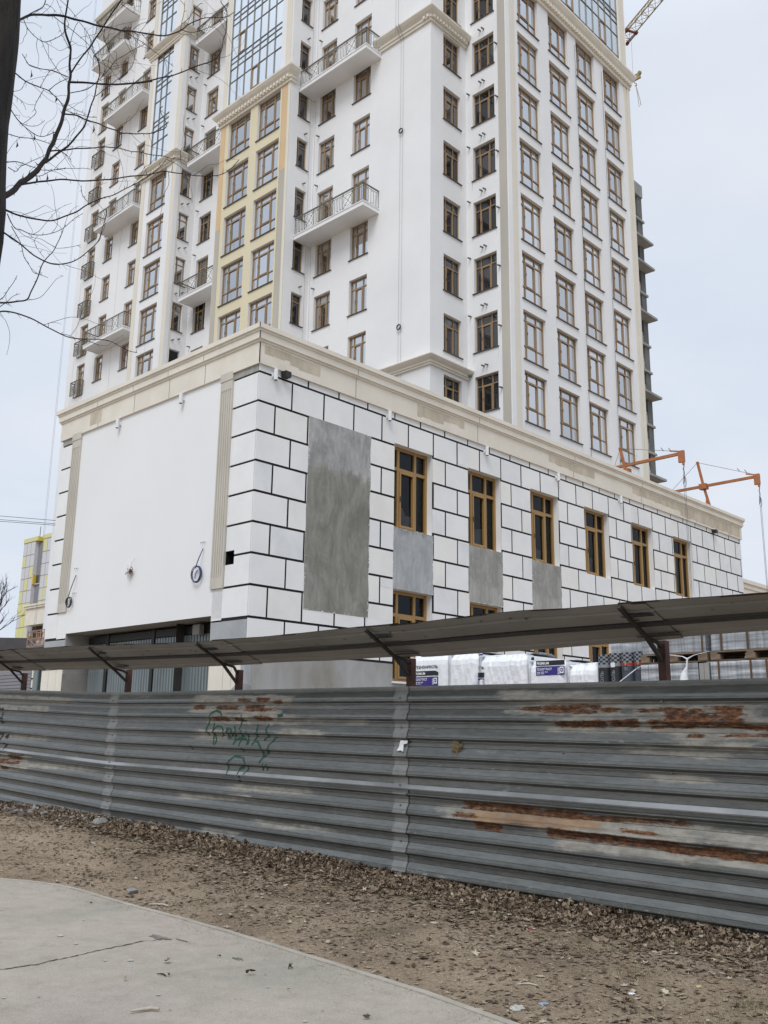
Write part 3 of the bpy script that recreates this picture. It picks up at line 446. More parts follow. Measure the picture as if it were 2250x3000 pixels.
# plaster patches and plinth on the long face
pp=MB()
for n,(a,b,c,d) in enumerate(patch):
    # ragged outline: the patch runs 0-5 cm over the block edges
    st=14; L=[];Rr=[]
    for i in range(st+1):
        z=c+(d-c)*i/st; q=.018
        L.append((a-random.uniform(0,q),.004,z)); Rr.append((b+random.uniform(0,q*2.2),.004,z))
    pp=MB()
    for (l0,r0),(l1,r1) in zip(zip(L,Rr),zip(L[1:],Rr[1:])):
        y=-.006
        pp.quad((l0[0],y,l0[2]),(r0[0],y,r0[2]),(r1[0],y,r1[2]),(l1[0],y,l1[2]),(2,1,0,0)[n])
        pp.quad((l0[0],y,l0[2]),(l1[0],y,l1[2]),(l1[0],.03,l1[2]),(l0[0],.03,l0[2])); pp.quad((r0[0],y,r0[2]),(r1[0],y,r1[2]),(r1[0],.03,r1[2]),(r0[0],.03,r0[2]))
    pp.quad((L[0][0],-.006,c),(Rr[0][0],-.006,c),(Rr[0][0],.03,c),(L[0][0],.03,c)); pp.quad((L[-1][0],-.006,d),(Rr[-1][0],-.006,d),(Rr[-1][0],.03,d),(L[-1][0],.03,d))
    pp.build('plaster_patch',[M['plaster'],M['plaster_blue'],M['plaster_tall']],POD,((a+b)/2,0,c))
# white crumbs of torn insulation along the patch edges
cr_=MB()
for a,b,c,d in patch:
    for _ in range(int(17*(d-c+.6))):
        e=random.choice((0,1,1,2,3)); w=random.uniform(.008,.03); h=random.uniform(.006,.05)
        x,z=(a+random.uniform(-.01,.012),random.uniform(c,d)) if e==0 else (b+random.uniform(-.02,.02),random.uniform(c,d)) if e==1 else (random.uniform(a,b),c+random.uniform(-.01,.02)) if e==2 else (random.uniform(a,b),d+random.uniform(-.03,.0))
        if e>1: w,h=h*1.3,w
        cr_.quad((x,-.0085,z),(x+w,-.0085,z+h*.2),(x+w*.8,-.0085,z+h),(x+w*.1,-.0085,z+h*.7))
for z,u,l in ():
    for i in range(16): 
        x=u+l*i/16; cr_.quad((x,-.0085,z+random.uniform(-.02,0)),(x+l/15,-.0085,z+random.uniform(-.02,0)),(x+l/15,-.0085,z+random.uniform(.01,.05)),(x,-.0085,z+random.uniform(.01,.05)))
cr_.split('foam_edge',M['white_near'],POD)
pg=MB()
# plinth with window gaps
xs=[.15]+[v for a,b in win_u for v in (a,b)]+[UE]
for a,b in zip(xs[0::2],xs[1::2]): pg.box(a,b,-.015,.03,0,3.22)
for a,b in win_u: pg.box(a,b,-.015,.03,0,2.76); pg.box(a-.03,b+.03,-.06,.2,2.76,2.81,1)
M['plinth']=mat('stained_plaster',(.40,.40,.40),.9,col2=(.22,.205,.165),vs=.55,bump=.25,bs=12,detail=12,lo=.34,hi=.6,stretch=(1,1,.5))
pg.build('plinth',[M['plinth'],M['lamp']],POD)
for a,b,c,d in upper: window(POD,'R',0,a,b,c,d,'pod',M['glass_pod'])
for a,b,c,d in lower: window(POD,'R',0,a,b,c,d,'pod',M['glass_pod'])
# what lies behind the panes: floor slab, dark back wall, roof
ins=MB()
ins.quad((.4,3.2,.1),(UE-.1,3.2,.1),(UE-.1,3.2,9.6),(.4,3.2,9.6)); ins.box(.3,UE-.1,.32,8.8,5.55,5.85); ins.box(.1,UE-.08,.1,8.85,9.75,9.9)
ins.quad((.4,.3,.1),(.4,8,.1),(.4,8,9.6),(.4,.3,9.6)) if False else None
for x in (3.9,9.8,15.9,22.0): ins.box(x,x+.2,.35,3.2,5.85,9.75); ins.box(x,x+.2,.35,3.2,0.1,5.55)
ins.build('interior_wall',M['interior'],POD)
cl=MB()
for a,b in win_u[:4]:
    z=6.55; pts=[]
    for i in range(9):
        t=i/8; pts.append((a+(b-a)*t, .75+.06*math.sin(i*2.1), 7.35+.12*math.sin(i*1.7+a)))
    for p,q in zip(pts,pts[1:]): cl.quad((p[0],p[1]+.12,5.9),(q[0],q[1]+.12,5.9),q,p)
cl.split('dust_sheet',M['cloth'],POD)
M['redcl']=mat('red_cloth',(.22,.015,.02),.9); M['board']=mat('raw_board',(.36,.24,.11),.9,var=.3,vs=5)
cl=MB(); cl.quad((13.9,.8,7.1),(14.25,.8,7.05),(14.2,.75,8.25),(13.85,.8,8.3),1); cl.quad((14.05,.65,6.7),(14.5,.7,6.7),(14.5,.7,7.6),(14.1,.65,7.7),0)
cl.quad((16.7,.55,6.66),(17.9,.75,6.66),(17.9,.75,7.9),(16.7,.55,8.0),2); cl.quad((16.75,.5,7.5),(17.0,.5,7.5),(16.95,.5,8.3),(16.7,.5,8.2),0)
cl.quad((19.7,.45,6.66),(20.6,.5,6.66),(20.6,.5,8.84),(19.7,.45,8.84),0); cl.quad((20.6,.55,6.66),(21.1,.6,6.66),(21.1,.6,8.4),(20.6,.55,8.4),2); cl.quad((11.3,.9,6.7),(11.75,.9,6.7),(11.75,.9,7.7),(11.3,.9,7.7),0)
cl.split('stored_sheet',[M['cloth'],M['redcl'],M['board']],POD)
# cornice, swept round both faces with mitres
prof=[(.0,9.66),(.055,9.66),(.055,10.16),(.085,10.18),(.085,10.21),(.125,10.23),(.125,10.38),(.15,10.40),(.15,10.43),(.19,10.45),(.19,10.56),(.0,10.58)]
co=MB()
path=[lambda o:(6.0,VE+o) , lambda o:(-o,VE+o), lambda o:(-o,-o), lambda o:(UE+o,-o), lambda o:(UE+o,9.0)]
co.sweep(prof,path); 
co.build('cornice',M['stone'],POD)
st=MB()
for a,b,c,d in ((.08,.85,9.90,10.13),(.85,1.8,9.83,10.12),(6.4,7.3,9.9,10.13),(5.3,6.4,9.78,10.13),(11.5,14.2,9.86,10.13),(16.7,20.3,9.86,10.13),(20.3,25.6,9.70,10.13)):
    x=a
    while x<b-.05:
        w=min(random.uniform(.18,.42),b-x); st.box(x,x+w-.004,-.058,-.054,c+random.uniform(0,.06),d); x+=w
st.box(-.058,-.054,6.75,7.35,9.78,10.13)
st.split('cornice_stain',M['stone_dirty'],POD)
cj=MB()
cj.bar((-.062,-.062,9.67),(-.062,-.062,10.15),.018); cj.bar((-.13,-.13,10.22),(-.13,-.13,10.38),.016); cj.bar((-.193,-.193,10.45),(-.193,-.193,10.56),.014)
for u in (3.0,7.9,12.9,17.3,21.6): cj.box(u,u+.012,-.0575,-.05,9.67,10.16); cj.box(u,u+.01,-.1275,-.12,10.23,10.38)
for v in (2.0,3.5,5.1,6.9): cj.box(-.0575,-.05,v,v+.012,9.67,10.16); cj.box(-.1275,-.12,v,v+.01,10.23,10.38)
cj.split('cornice_joint',M['groove'],POD)
sp=MB()
sp.box(-.012,.03,.03,.90,9.50,9.66); sp.box(-.012,.03,8.27,VE-.05,9.5,9.66); sp.split('bare_strip',M['plaster'],POD)
# lower wing beside the podium, its little cornice just showing
wg=MB(); wg.box(1.2,3.2,VE,9.72,0,8.3); wg.box(1.0,3.3,VE,9.86,8.3,8.38,1); wg.box(.92,3.3,VE,9.95,8.38,8.5,1); wg.box(.82,3.3,VE,10.06,8.5,8.62,1)
wg.build('side_wing',[M['white'],M['stone']],POD)

# lamps on the podium
def lamp_proto(base,label):
    t=thing('wall_lamp',label,'lamp',base,FB,'white cylinder lamps under the podium cornice')
    b=MB(); b.tube([(0,-.10,-.13),(0,-.10,.13)],.05,14); b.buildl('lamp_body',M['lamp'],t)
    b=MB(); b.box(-.035,.035,-.07,.0,-.04,.05); b.box(-.045,.045,-.012,.0,-.07,.07); b.buildl('bracket',M['lamp'],t)
    b=MB(); b.tube([(0,-.10,-.138),(0,-.10,-.1305)],.036,12); b.buildl('lens',M['black'],t)
    return t
l0=lamp_proto((.40,0,9.49),'white cylinder lamp beside the podium corner, next to the black box camera')
for u,lab in ((4.2,'white cylinder lamp above the wall between the tall plaster patch and the nearest window'),(8.28,'white cylinder lamp above the second podium window from the corner'),(11.95,'white cylinder lamp above the third podium window from the corner'),(15.8,'white cylinder lamp between the fourth and fifth podium windows, last of the row')):
    dup(l0,(u,0,9.49),FB,lab)
for v,lab in ((2.9,'white cylinder lamp on the smooth short wall, the one nearer the podium corner'),(5.8,'white cylinder lamp on the smooth short wall, the one further from the podium corner')):
    dup(l0,(0,v,9.51),FB,lab,rz=-math.pi/2)
for u,lab in ((.7,'small black box camera under the cornice beside the podium corner'),(23.1,'small black box camera under the cornice at the far end of the podium')):
    t=thing('box_camera',lab,'camera',(u,0,9.57),FB,'black box cameras under the podium cornice')
    b=MB(); b.box(-.085,.085,-.19,-.03,-.065,.07); b.buildl('camera_housing',M['black'],t)
    b=MB(); b.box(-.03,.03,-.03,0,-.03,.03); b.buildl('bracket',M['steel'],t)
# loose cables on the short wall
def coil(name,label,cat,v,z,r,m,drop,side):
    b=MB(); pts=[]
    for i in range(9):
        t=i/8; pts.append((-.03-.08*math.sin(t*2.2),v+side*drop[0]*t**2,z-drop[1]*t))
    b.tube(pts,.011,6)
    cx,cy,cz=-.06,v+side*drop[0]-.02,z-drop[1]-r*.8
    for k in range(5):
        rr=r*random.uniform(.88,1.08); ph=random.uniform(0,6)
        b.tube([(cx-.012*k+.01*math.sin(a*.7),cy+rr*math.cos(a+ph),cz+rr*1.08*math.sin(a+ph)) for a in [i*2*math.pi/22 for i in range(23)]],.0075,5)
    b.tube([(cx-.02,cy+r*.2,cz-r*.6),(cx-.05,cy-r*.1,cz),(cx-.03,cy-r*.3,cz+r*.5)],.008,5)
    o=b.build(name,m,None,(0,v,z),FB); return tag(o,label,cat)
coil('cable_coil','blue cable coil hanging on the smooth wall beside the right pilaster','cable',1.71,5.62,.17,M['cable_blue'],(.16,.45),1)
coil('cable_coil','dark thin cable coil hanging beside the left pilaster of the short wall','cable',7.42,5.60,.13,M['cable_dark'],(.20,.62),1)
b=MB()
for k in range(26):
    p=Vector((-.02,4.70,5.40)); pts=[p]
    for i in range(5): p=p+Vector((-.018+random.uniform(-.02,.02),random.uniform(-.06,.06),random.uniform(-.05,.045))); pts.append(p)
    b.tube(pts,.009,4,m=k%2)
b.tube([(-.01,4.72,5.5),(-.06,4.66,5.62),(-.03,4.55,5.74)],.006,4,m=1); b.tube([(-.01,4.75,5.48),(-.05,4.85,5.6),(-.03,4.92,5.66)],.006,4,m=1)
tag(b.build('wire_bundle',[M['copper'],M['lamp']],None,(0,4.7,5.4),FB),'tangle of loose wire ends sticking out of the middle of the smooth wall','wires')
for v,z,lab in ((1.73,5.78,'pair of small white screw anchors above the blue cable coil'),(7.44,5.8,'pair of small white screw anchors above the dark thin cable'),(7.43,5.13,'pair of small white screw anchors right of the dark thin cable coil')):
    b=MB()
    for d in (-.05,.05): b.tube([(0,v+d,z),(-.05,v+d,z-.005)],.012,6); b.tube([(-.05,v+d,z-.005),(-.055,v+d,z-.04)],.008,5,m=1)
    tag(b.build('wall_anchor',[M['lamp'],M['steel']],None,(0,v,z),FB),lab,'anchor')
# ------------------------------------------------------------------ TOWER
TB=(19.62,11.85,0)
TW=thing('tower_building','tall white apartment tower with brown framed windows, glazed bays and cream cornices','building',TB,FB)
VF,VB,UC,UB,VY,UY,VI,U2=9.2,11.85,22.54,19.62,20.88,17.80,32.55,17.98
TOP=64.0; Z0=0
V2=36.72; VL=48.15; UR=35.75; VYL=27.48
W100=[]; FAR=[]
def P3(mb,v,a,b): mb.append(v)
# openings per facade
bay_c=[(23.65,25.62),(26.67,28.68),(29.57,31.58),(32.66,34.6)]
bay=[(a,b,16.41+3.238*k,19.06+3.238*k if k<7 else 41.62) for a,b in bay_c for k in range(8)]
blkR=[(20.65,22.04,16.62+3.232*k,18.63+3.228*k) for k in range(-1,10)]
side=[(9.96,11.41,16.95+3.215*k,18.88+3.222*k) for k in range(-1,10)]
def rowsL(k0,k1,a,b,top,H,h): return [(a,b,top+H*k-h,top+H*k) for k in range(k0,k1)]
bl1=rowsL(-3,7,19.05,20.36,28.29,3.215,2.02); bl2=rowsL(-3,7,16.23,17.57,28.31,3.215,2.03)
def doors(ops,zs):
    out=[]
    for a,b,c,d in ops:
        for s in zs:
            if abs(c-s-.55)<.75 and d>s+1.5: c=s+.02
        out.append((a,b,c,d))
    return out
bl1=doors(bl1,[28.52,37.98]); bl2=doors(bl2,[28.52,37.98])
yside=[(18.42,19.22,d-1.87,d) for d in [28.4+3.215*k for k in range(-3,8)]]
yel=[(a,b,28.42+3.225*k-2.56,28.42+3.225*k if k<3 else 38.12) for a,b in ((21.78,23.85),(24.55,26.66)) for k in range(-3,4)]
rec=rowsL(-2,7,30.68,31.98,31.45,3.14,1.98); rec=doors(rec,[28.25,37.86,47.25])
b2s=[(18.42,19.2,d-1.92,d) for d in [31.55+3.2*k for k in range(-3,8)]]
b2f=[(33.68,35.72,28.52+3.2*k-2.54,28.52+3.2*k if k<3 else 38.3) for k in range(-2,4)]
lc3=doors(rowsL(-1,11,39.5,40.66,28.03,3.175,1.93),[28.45,37.8,47.2]); lc2=doors(rowsL(-1,11,43.02,44.16,28.05,3.17,1.93),[28.45,37.8,47.2,53.1,56.2]); lfr=rowsL(-1,10,45.58,46.72,28.06,3.17,2.5)
tw=MB()
def F_(*a,**k): facade(tw,*a,**k)
F_('R',VF,UC,UR,Z0,43.3,bay,dep=.24)
F_('R',VB,UB,UC,Z0,TOP,[o for o in blkR])
F_('L',UC,VF,VB,Z0,TOP,side)
F_('L',UB,VB,VY,Z0,TOP,bl1+bl2)
F_('R',VY,UY,UB,Z0,TOP,yside)
F_('L',UY,VY,VYL,Z0,38.9,yel,m=1,mr=0)
F_('L',UY,VY,VYL,38.9,TOP,[(21.9,26.95,39.2,TOP)],dep=.12)
tw.quad((UY,VYL,0),(UB,VYL,0),(UB,VYL,TOP),(UY,VYL,TOP))
F_('L',UB,VYL,VI,Z0,TOP,rec)
F_('R',VI,U2,UB,Z0,TOP,b2s)
F_('L',U2,VI,V2,Z0,38.9,b2f)
F_('L',U2,VI,V2,38.9,TOP,[(33.9,35.95,39.1,48.1),(33.9,35.95,48.9,TOP)],dep=.12)
tw.quad((U2,V2,0),(UB,V2,0),(UB,V2,TOP),(U2,V2,TOP))
F_('L',UB,V2,VL,Z0,TOP,lc3+lc2+lfr)
F_('R',VF+.1,UC,UR,43.3,TOP,[(22.95,35.02,43.32,TOP)],dep=.12)
tw.quad((UR,VF,0),(UR,VF+24,0),(UR,VF+24,TOP),(UR,VF,TOP)); tw.quad((UB,VL,0),(UR,VL,0),(UR,VL,TOP),(UB,VL,TOP))
tw.quad((UR,VF+24,0),(UR,VL,0),(UR,VL,TOP),(UR,VF+24,TOP))
tw.quad((UC,VF,43.31),(UR,VF,43.31),(UR,VF+.3,43.31),(UC,VF+.3,43.31))
tw.quad((UB,VB,TOP),(UR,VB,TOP),(UR,VL,TOP),(UB,VL,TOP))
tw.build('wall',[M['white'],M['yellow']],TW,TB)

rw=random.Random(8)
def add_w(k,p,lst,style,gl,far=False,zmin=0):
    for a,b,c,d in lst:
        if d<zmin: continue
        stl=style if (d-c)<2.4 or style in('bay','slim') else 'door'
        if far: FAR.append((k,p,a,b,c,d,stl))
        else: W100.append(window(TW,k,p,a,b,c,d,stl,rw.choices(GL,(5,4,3,1))[0] if gl is G else rw.choices(GLD,(4,2,3))[0]))
G,GDK=M['glass'],M['glass_dk']
add_w('R',VF,bay,'bay',G)
add_w('R',VB,blkR,'std',GDK,zmin=17); add_w('L',UC,side,'std',GDK,zmin=17)
add_w('L',UB,bl1,'std',G,zmin=20); add_w('L',UB,bl2,'std',G,zmin=20)
add_w('R',VY,yside,'slim',GDK,zmin=23)
add_w('L',UY,yel,'bay',G,zmin=23)
nfree=100-len(W100)
add_w('L',U2,b2f[1:],'bay',G,zmin=24)
nfree=100-len(W100)
if nfree>0: add_w('L',UB,rec[:nfree],'std',GDK,zmin=24)
if nfree<len(rec): add_w('L',UB,rec[max(0,nfree):],'std',GDK,far=True,zmin=24)
add_w('R',VI,b2s,'slim',GDK,far=True,zmin=26)
add_w('L',UB,lc3,'std',G,far=True,zmin=27); add_w('L',UB,lc2,'std',G,far=True,zmin=27); add_w('L',UB,lfr,'door',G,far=True,zmin=27)
joined_windows(TW,FAR,G)

# curtain walls
def curtain(name,k,p,a0,a1,z0,z1,n,off=0.0):
    f=FP(k,p); fr=MB(); pa=MB(); sp=MB()
    xs=[a0+(a1-a0)*i/n for i in range(n+1)]
    zs=[z0]; z=z0+.35; 
    seq=[1.55,.95,.42,.36]; i=0
    while z<z1: zs.append(z); z+=seq[i%4]; i+=1
    zs.append(z1)
    def b(x0,x1,zz0,zz1,d0,d1,m=0):
        if k=='R': fr.box(x0,x1,p+d0,p+d1,zz0,zz1,m)
        else: fr.box(p+d0,p+d1,x0,x1,zz0,zz1,m)
    for x in xs: b(x-.022,x+.022,z0,z1,.04,.12)
    for zz in zs: b(a0,a1,zz-.018,zz+.018,.05,.115)
    rr=random.Random(5)
    for i,(p0,p1) in enumerate(zip(xs,xs[1:])):
        for j,(c,d) in enumerate(zip(zs,zs[1:])):
            spd=(d-c)<.37 and j>0
            e=[rr.uniform(-.004,.004) for _ in range(3)]
            q=(f(p0,.09+e[0],c),f(p1,.09+e[1],c),f(p1,.09+e[1]+e[2],d),f(p0,.09+e[0]+e[2],d))
            (sp if spd else pa).quad(*q)
            if (d-c)>1.2 and (i*3+j)%5==0 and i not in (0,n-1):
                t=.06
                for (x0,x1,y0,y1) in ((p0+.03,p0+.03+t,c+.03,d-.03),(p1-.03-t,p1-.03,c+.03,d-.03),(p0+.09,p1-.09,c+.03,c+.03+t),(p0+.09,p1-.09,d-.03-t,d-.03)): b(x0,x1,y0,y1,.02,.10,1)
    o=fr.build(name,[M['mull'],M['woodt']],TW,TB)
    pa.split('pane',M['glass_cw'],o); sp.split('spandrel',M['glass_sp'],o)
    return o
curtain('curtain_wall','L',UY,21.9,26.95,39.2,TOP,7)
curtain('curtain_wall','L',U2,33.9,35.95,39.1,48.1,3)
curtain('curtain_wall','L',U2,33.9,35.95,48.9,TOP,3)
curtain('curtain_wall','R',VF+.1,22.95,35.02,43.32,TOP,16)

# corner strips and pilasters (each strip a band of its own colour, 2-6 cm proud)
ps=MB()
def strip(k,p,a,b,z0,z1,m,pr=.03):
    if k=='R': ps.box(a,b,p-pr,p+.01,z0,z1,m)
    else: ps.box(p-pr,p+.01,a,b,z0,z1,m)
strip('L',UC,VF+.03,VF+.50,0,TOP,1,.02)          # tan strip on the return of the main bay
strip('R',VF,UC-.02,UC+.30,0,41.6,2,.05); strip('R',VF,UC+.42,UC+.80,0,41.6,0,.035)
strip('R',VF,35.14,35.42,0,41.6,0,.03); strip('R',VF,35.46,UR+.03,0,41.6,0,.06)
strip('R',VF+.1,UC,22.8,43.3,TOP,0,.05); strip('R',VF+.1,35.1,UR+.03,43.3,TOP,0,.06)
strip('R',VF+.1,22.82,22.93,43.3,TOP,2,.03)
# yellow bay
for a,b in ((VY+.0,VY+.22),(VY+.72,VY+.86)): strip('L',UY,a,b,0,38.15,3 if a>VY+.5 else 0,.03)
strip('L',UY,VY+.24,VY+.70,0,32.6,1,.02); strip('L',UY,VY+.24,VY+.70,32.6,38.15,4,.022)
strip('L',UY,27.0,27.42,0,31.0,1,.02); strip('L',UY,27.0,27.42,31.0,38.15,4,.022)
strip('L',UY,VY+.1,VY+.55,38.9,TOP,0,.05); strip('L',UY,27.05,27.4,38.9,TOP,0,.05)
# second bay
strip('R',VI,U2+.32,U2+.62 if False else U2+.40,0,TOP,0,.03)
strip('R',VI,U2-.02,U2+.30,0,TOP,2,.035)
strip('L',U2,VI+.0,VI+.38,0,TOP,0,.05); strip('L',U2,VI+.42,VI+.62,0,TOP,2,.03)
strip('L',U2,V2-.5,V2-.08,0,TOP,0,.04)
ps.split('pilaster',[M['cream'],M['tan'],M['white'],M['yellow'],M['orange']],TW,TB)

# cornices
cp=lambda z,h,w:[(0,z),(.10,z),(.10,z+.22*h),(.16,z+.24*h),(.16,z+.45*h),(.22*w+.1,z+.50*h),(.5*w+.1,z+.66*h),(.55*w+.1,z+.70*h),(.75*w+.1,z+.88*h),(.75*w+.1,z+h),(0,z+h+.02)]
def dent(mb,k,p,a,b,z0,z1,d0,d1,pitch=.19):
    n=int((b-a)/pitch)
    for i in range(n):
        x=a+(b-a)*(i+.22)/n; w=(b-a)/n*.55
        if k=='R': mb.box(x,x+w,p-d1,p-d0,z0,z1)
        else: mb.box(p-d1,p-d0,x,x+w,z0,z1)
def cornice(prof,path,dents=()):
    mb=MB(); mb.sweep(prof,path)
    o=mb.build('cornice',M['stone'],TW,TB)
    if dents:
        d=MB()
        for q in dents: dent(d,*q)
        d.split('dentil_band',M['stone'],o)
    return o
cornice(cp(41.58,1.05,.42),[lambda o:(UC-o,VB-.02),lambda o:(UC-o,VF-o),lambda o:(UR+o,VF-o),lambda o:(UR+o,VF+3)],[('R',VF,UC-.1,UR+.1,41.82,42.05,.155,.27,.27)])
cornice(cp(38.06,.66,.42),[lambda o:(UB-o,15.75),lambda o:(UB-o,VB-o),lambda o:(UC-.02,VB-o)],[('R',VB,UB-.1,UC-.05,38.21,38.37,.155,.26,.24),('L',UB,VB-.1,VB+.4,38.21,38.37,.155,.26,.24)])
cornice(cp(18.82,.42,.40),[lambda o:(UB-o,15.2),lambda o:(UB-o,VB-o),lambda o:(UC-.02,VB-o)])
cornice(cp(38.1,.84,.46),[lambda o:(UY+.35,VY-o),lambda o:(UY-o,VY-o),lambda o:(UY-o,VYL+o),lambda o:(UY+.5,VYL+o)],[('L',UY,VY-.1,VYL+.1,38.30,38.49,.155,.28,.29)])
cornice(cp(38.28,.62,.42),[lambda o:(UB-.02,VI-o),lambda o:(U2-o,VI-o),lambda o:(U2-o,V2+o),lambda o:(UB-.02,V2+o)],[('L',U2,VI-.1,V2+.1,38.42,38.57,.155,.26,.27),('R',VI,U2-.1,UB-.1,38.42,38.57,.155,.26,.27)])
cornice(cp(48.0,.62,.42),[lambda o:(UB-.02,VI-o),lambda o:(U2-o,VI-o),lambda o:(U2-o,V2+o),lambda o:(UB-.02,V2+o)])
cornice(cp(58.6,.7,.42),[lambda o:(UB-o,V2+.02),lambda o:(UB-o,VL+o),lambda o:(UB+5,VL+o)])

# balconies: slab with its own railing
def rail_run(mb,p,q,z,h=1.05,fancy=True):
    p=Vector((p[0],p[1],0)); q=Vector((q[0],q[1],0)); L=(q-p).length; d=(q-p)/L
    P=lambda t,zz: tuple(p+d*t+Vector((0,0,z+zz)))
    mb.bar(P(-.02,h),P(L+.02,h),.07,.06)
    mb.bar(P(0,h-.14),P(L,h-.14),.022); mb.bar(P(0,.07),P(L,.07),.022)
    n=max(1,round(L/.8))
    for i in range(n+1):
        t=L*i/n; mb.bar(P(t,0),P(t,h),.03)
        if i==n: break
        w=L/n
        if fancy and i%2==1:
            cx=t+w/2; r=min(w,.78)*.40; cz=.07+(h-.21)/2
            pts=[P(cx+r*math.cos(a),cz+r*math.sin(a)) for a in [k*math.pi/7 for k in range(15)]]
            mb.tube(pts,.011,4,cap=False)
            mb.bar(P(t,.07),P(t+w,h-.14),.02); mb.bar(P(t,h-.14),P(t+w,.07),.02)
        else:
            m=5
            for j in range(1,m+1): mb.bar(P(t+w*j/(m+1),.07 if j%2 else .16),P(t+w*j/(m+1),h-.14 if j%2 else h-.22),.018)
            for j in range(1,m,2):
                a_,b_=t+w*j/(m+1),t+w*(j+1)/(m+1); mb.bar(P(a_,.16),P(b_,.16),.016); mb.bar(P(a_,h-.22),P(b_,h-.22),.016)
def balcony(u0,u1,v0,v1,z,left=True,right=True,rv0=None,rv1=None,shared=None):
    b=MB(); b.box(u0,u1,v0,v1,z-.02,z+.24); b.box(u0-.03,u1,v0-.03 if right else v0,v1+.03 if left else v1,z+.20,z+.255)
    o=b.build('balcony',M['white'],TW,((u0+u1)/2,(v0+v1)/2,z))
    b=MB(); zz=z+.25
    rail_run(b,(u0+.05,v0+.05),(u0+.05,v1-.05),zz)
    if right: rail_run(b,(u0+.05,v0+.05),(u1,v0+.05),zz)
    if left: rail_run(b,(u0+.05,v1-.05),(u1,v1-.05),zz)
    b.build('railing',M['rail'],o,((u0+u1)/2,(v0+v1)/2,z))
    return o
for z in (28.28,37.75,47.0): balcony(18.42,UB,15.42,VY-.02,z,left=False)
for z in (28.12,37.76,47.1): balcony(18.42,UB,VYL+.02,31.95,z,right=False)
for z in (28.25,37.62,46.9): balcony(18.42,UB,38.45,43.8,z)
for z in (52.95,56.05): balcony(18.42,UB,41.8,46.6,z)
for k in range(-1,7):
    zt=28.06+3.17*k; b=MB()
    if zt<27.5: continue
    rail_run(b,(UB-.32,45.48),(UB-.32,46.82),zt-2.48,1.05); rail_run(b,(UB-.32,45.48),(UB,45.48),zt-2.48,1.05,False); rail_run(b,(UB-.32,46.82),(UB,46.82),zt-2.48,1.05,False)
    b.build('french_balcony',M['rail'],TW,(UB,46.1,zt-2.5))
# condensate pipes sticking out beside the windows
pm=MB(); pm.tube([(0,0,0),(0,-.22,-.03)],.045,8); pd=pm.data('pipe_stub',[M['steel']])
for k in range(0,9):
    z=19.1+3.222*k
    for k_,p,a,dz in (('L',UC,9.75,-1.15),('L',UC,10.60,.25),('L',UC,10.82,.25),('L',UC,11.62,-.1)):
        put(pd,'pipe_stub',TW,FP(k_,p)(a,0,z+dz),rz=-math.pi/2)
    z=28.62+3.2*k-3.2
    if k<7:
        put(pd,'pipe_stub',TW,(18.95,VY,z+.2)); put(pd,'pipe_stub',TW,(19.62-.0,20.35,z+.15),rz=-math.pi/2)
        put(pd,'pipe_stub',TW,(18.55,VI,z+.3)); put(pd,'pipe_stub',TW,(19.0,VI,z+.5)); put(pd,'pipe_stub',TW,(19.62,32.1,z+.05),rz=-math.pi/2)
# thin vertical seams in the render and dirt runs below the sills
sm=MB()
for v,z0,z1 in ((41.9,0,60),(38.95,0,60),(47.3,0,60),(20.72,0,64)): sm.box(UB-.006,UB+.01,v,v+.022,z0,z1)
for u,z0,z1 in ((19.35,0,64),): sm.box(u,u+.02,VY-.006,VY+.01,z0,z1)
for v in (34.7,): sm.box(U2-.006,U2+.01,v,v+.02,0,25.9)
M['seam']=mat('render_seam',(.42,.42,.42),.9)
sm.split('wall_seam',M['seam'],TW)
gm_=MB(); rg=random.Random(12)
M['grime']=mat('grime_streak',(.70,.695,.68),.9,var=.12,vs=3)
def grime(k,p,lst,pr=.55):
    f=FP(k,p)
    for a,b,c,d in lst:
        if d-c>2.4 and k=='L' and p==UB: continue
        for e in (a-.04,b+.02):
            if rg.random()<pr:
                w=rg.uniform(.02,.05); l=rg.uniform(.15,.7); x=e+rg.uniform(-.01,.01)
                gm_.poly([f(x,-.0045,c-.04),f(x+w,-.0045,c-.04),f(x+w*.7,-.0045,c-.04-l*.7),f(x+w*.45,-.0045,c-.04-l),f(x+w*.2,-.0045,c-.04-l*.75)])
grime('R',VF,bay,.5); grime('R',VB,blkR,.6); grime('L',UC,side,.5); grime('L',UB,bl1+bl2,.5)
o=gm_.build('grime_streak',M['grime'],TW,TB); kind(o,'stuff')
# rope-access lines on the blank wall and the main bay
b=MB()
for v in (13.72,13.9): b.tube([(UB-.06,v,16),(UB-.06,v,38.0)],.006,4); b.tube([(UB-.5,v,38.0),(UB-.52,v,50),(UB-.5,v,62)],.010,4); b.tube([(UB-.06,v,38.0),(UB-.5,v,38.7)],.01,4)
rp=tag(b.build('access_rope',M['steel'],None,(UB,13.8,16),FB),'pair of thin ropes hanging down the blank white wall of the tower','rope')
for z in (21.3,32.4):
    b=MB(); b.tube([(UB-.11,13.82+.12*math.cos(a),z+.13*math.sin(a)) for a in [i*math.pi/8 for i in range(17)]],.035,6)
    b.build('rope_loop',M['cable_dark'],rp,(UB,13.8,16))
for u,lab in ((29.2,'thin dark cable hanging down the tower front between the second and third window columns'),(32.2,'thin dark cable hanging down the tower front left of its last window column')):
    b=MB(); b.tube([(u+.25*math.sin((z-14)/11)*(z-14)/30+.012*(40-z),VF-.07,z) for z in range(12,42,1)],.012,4)
    tag(b.build('hanging_cable',M['cable_dark'],None,(u,VF,12),FB),lab,'cable')
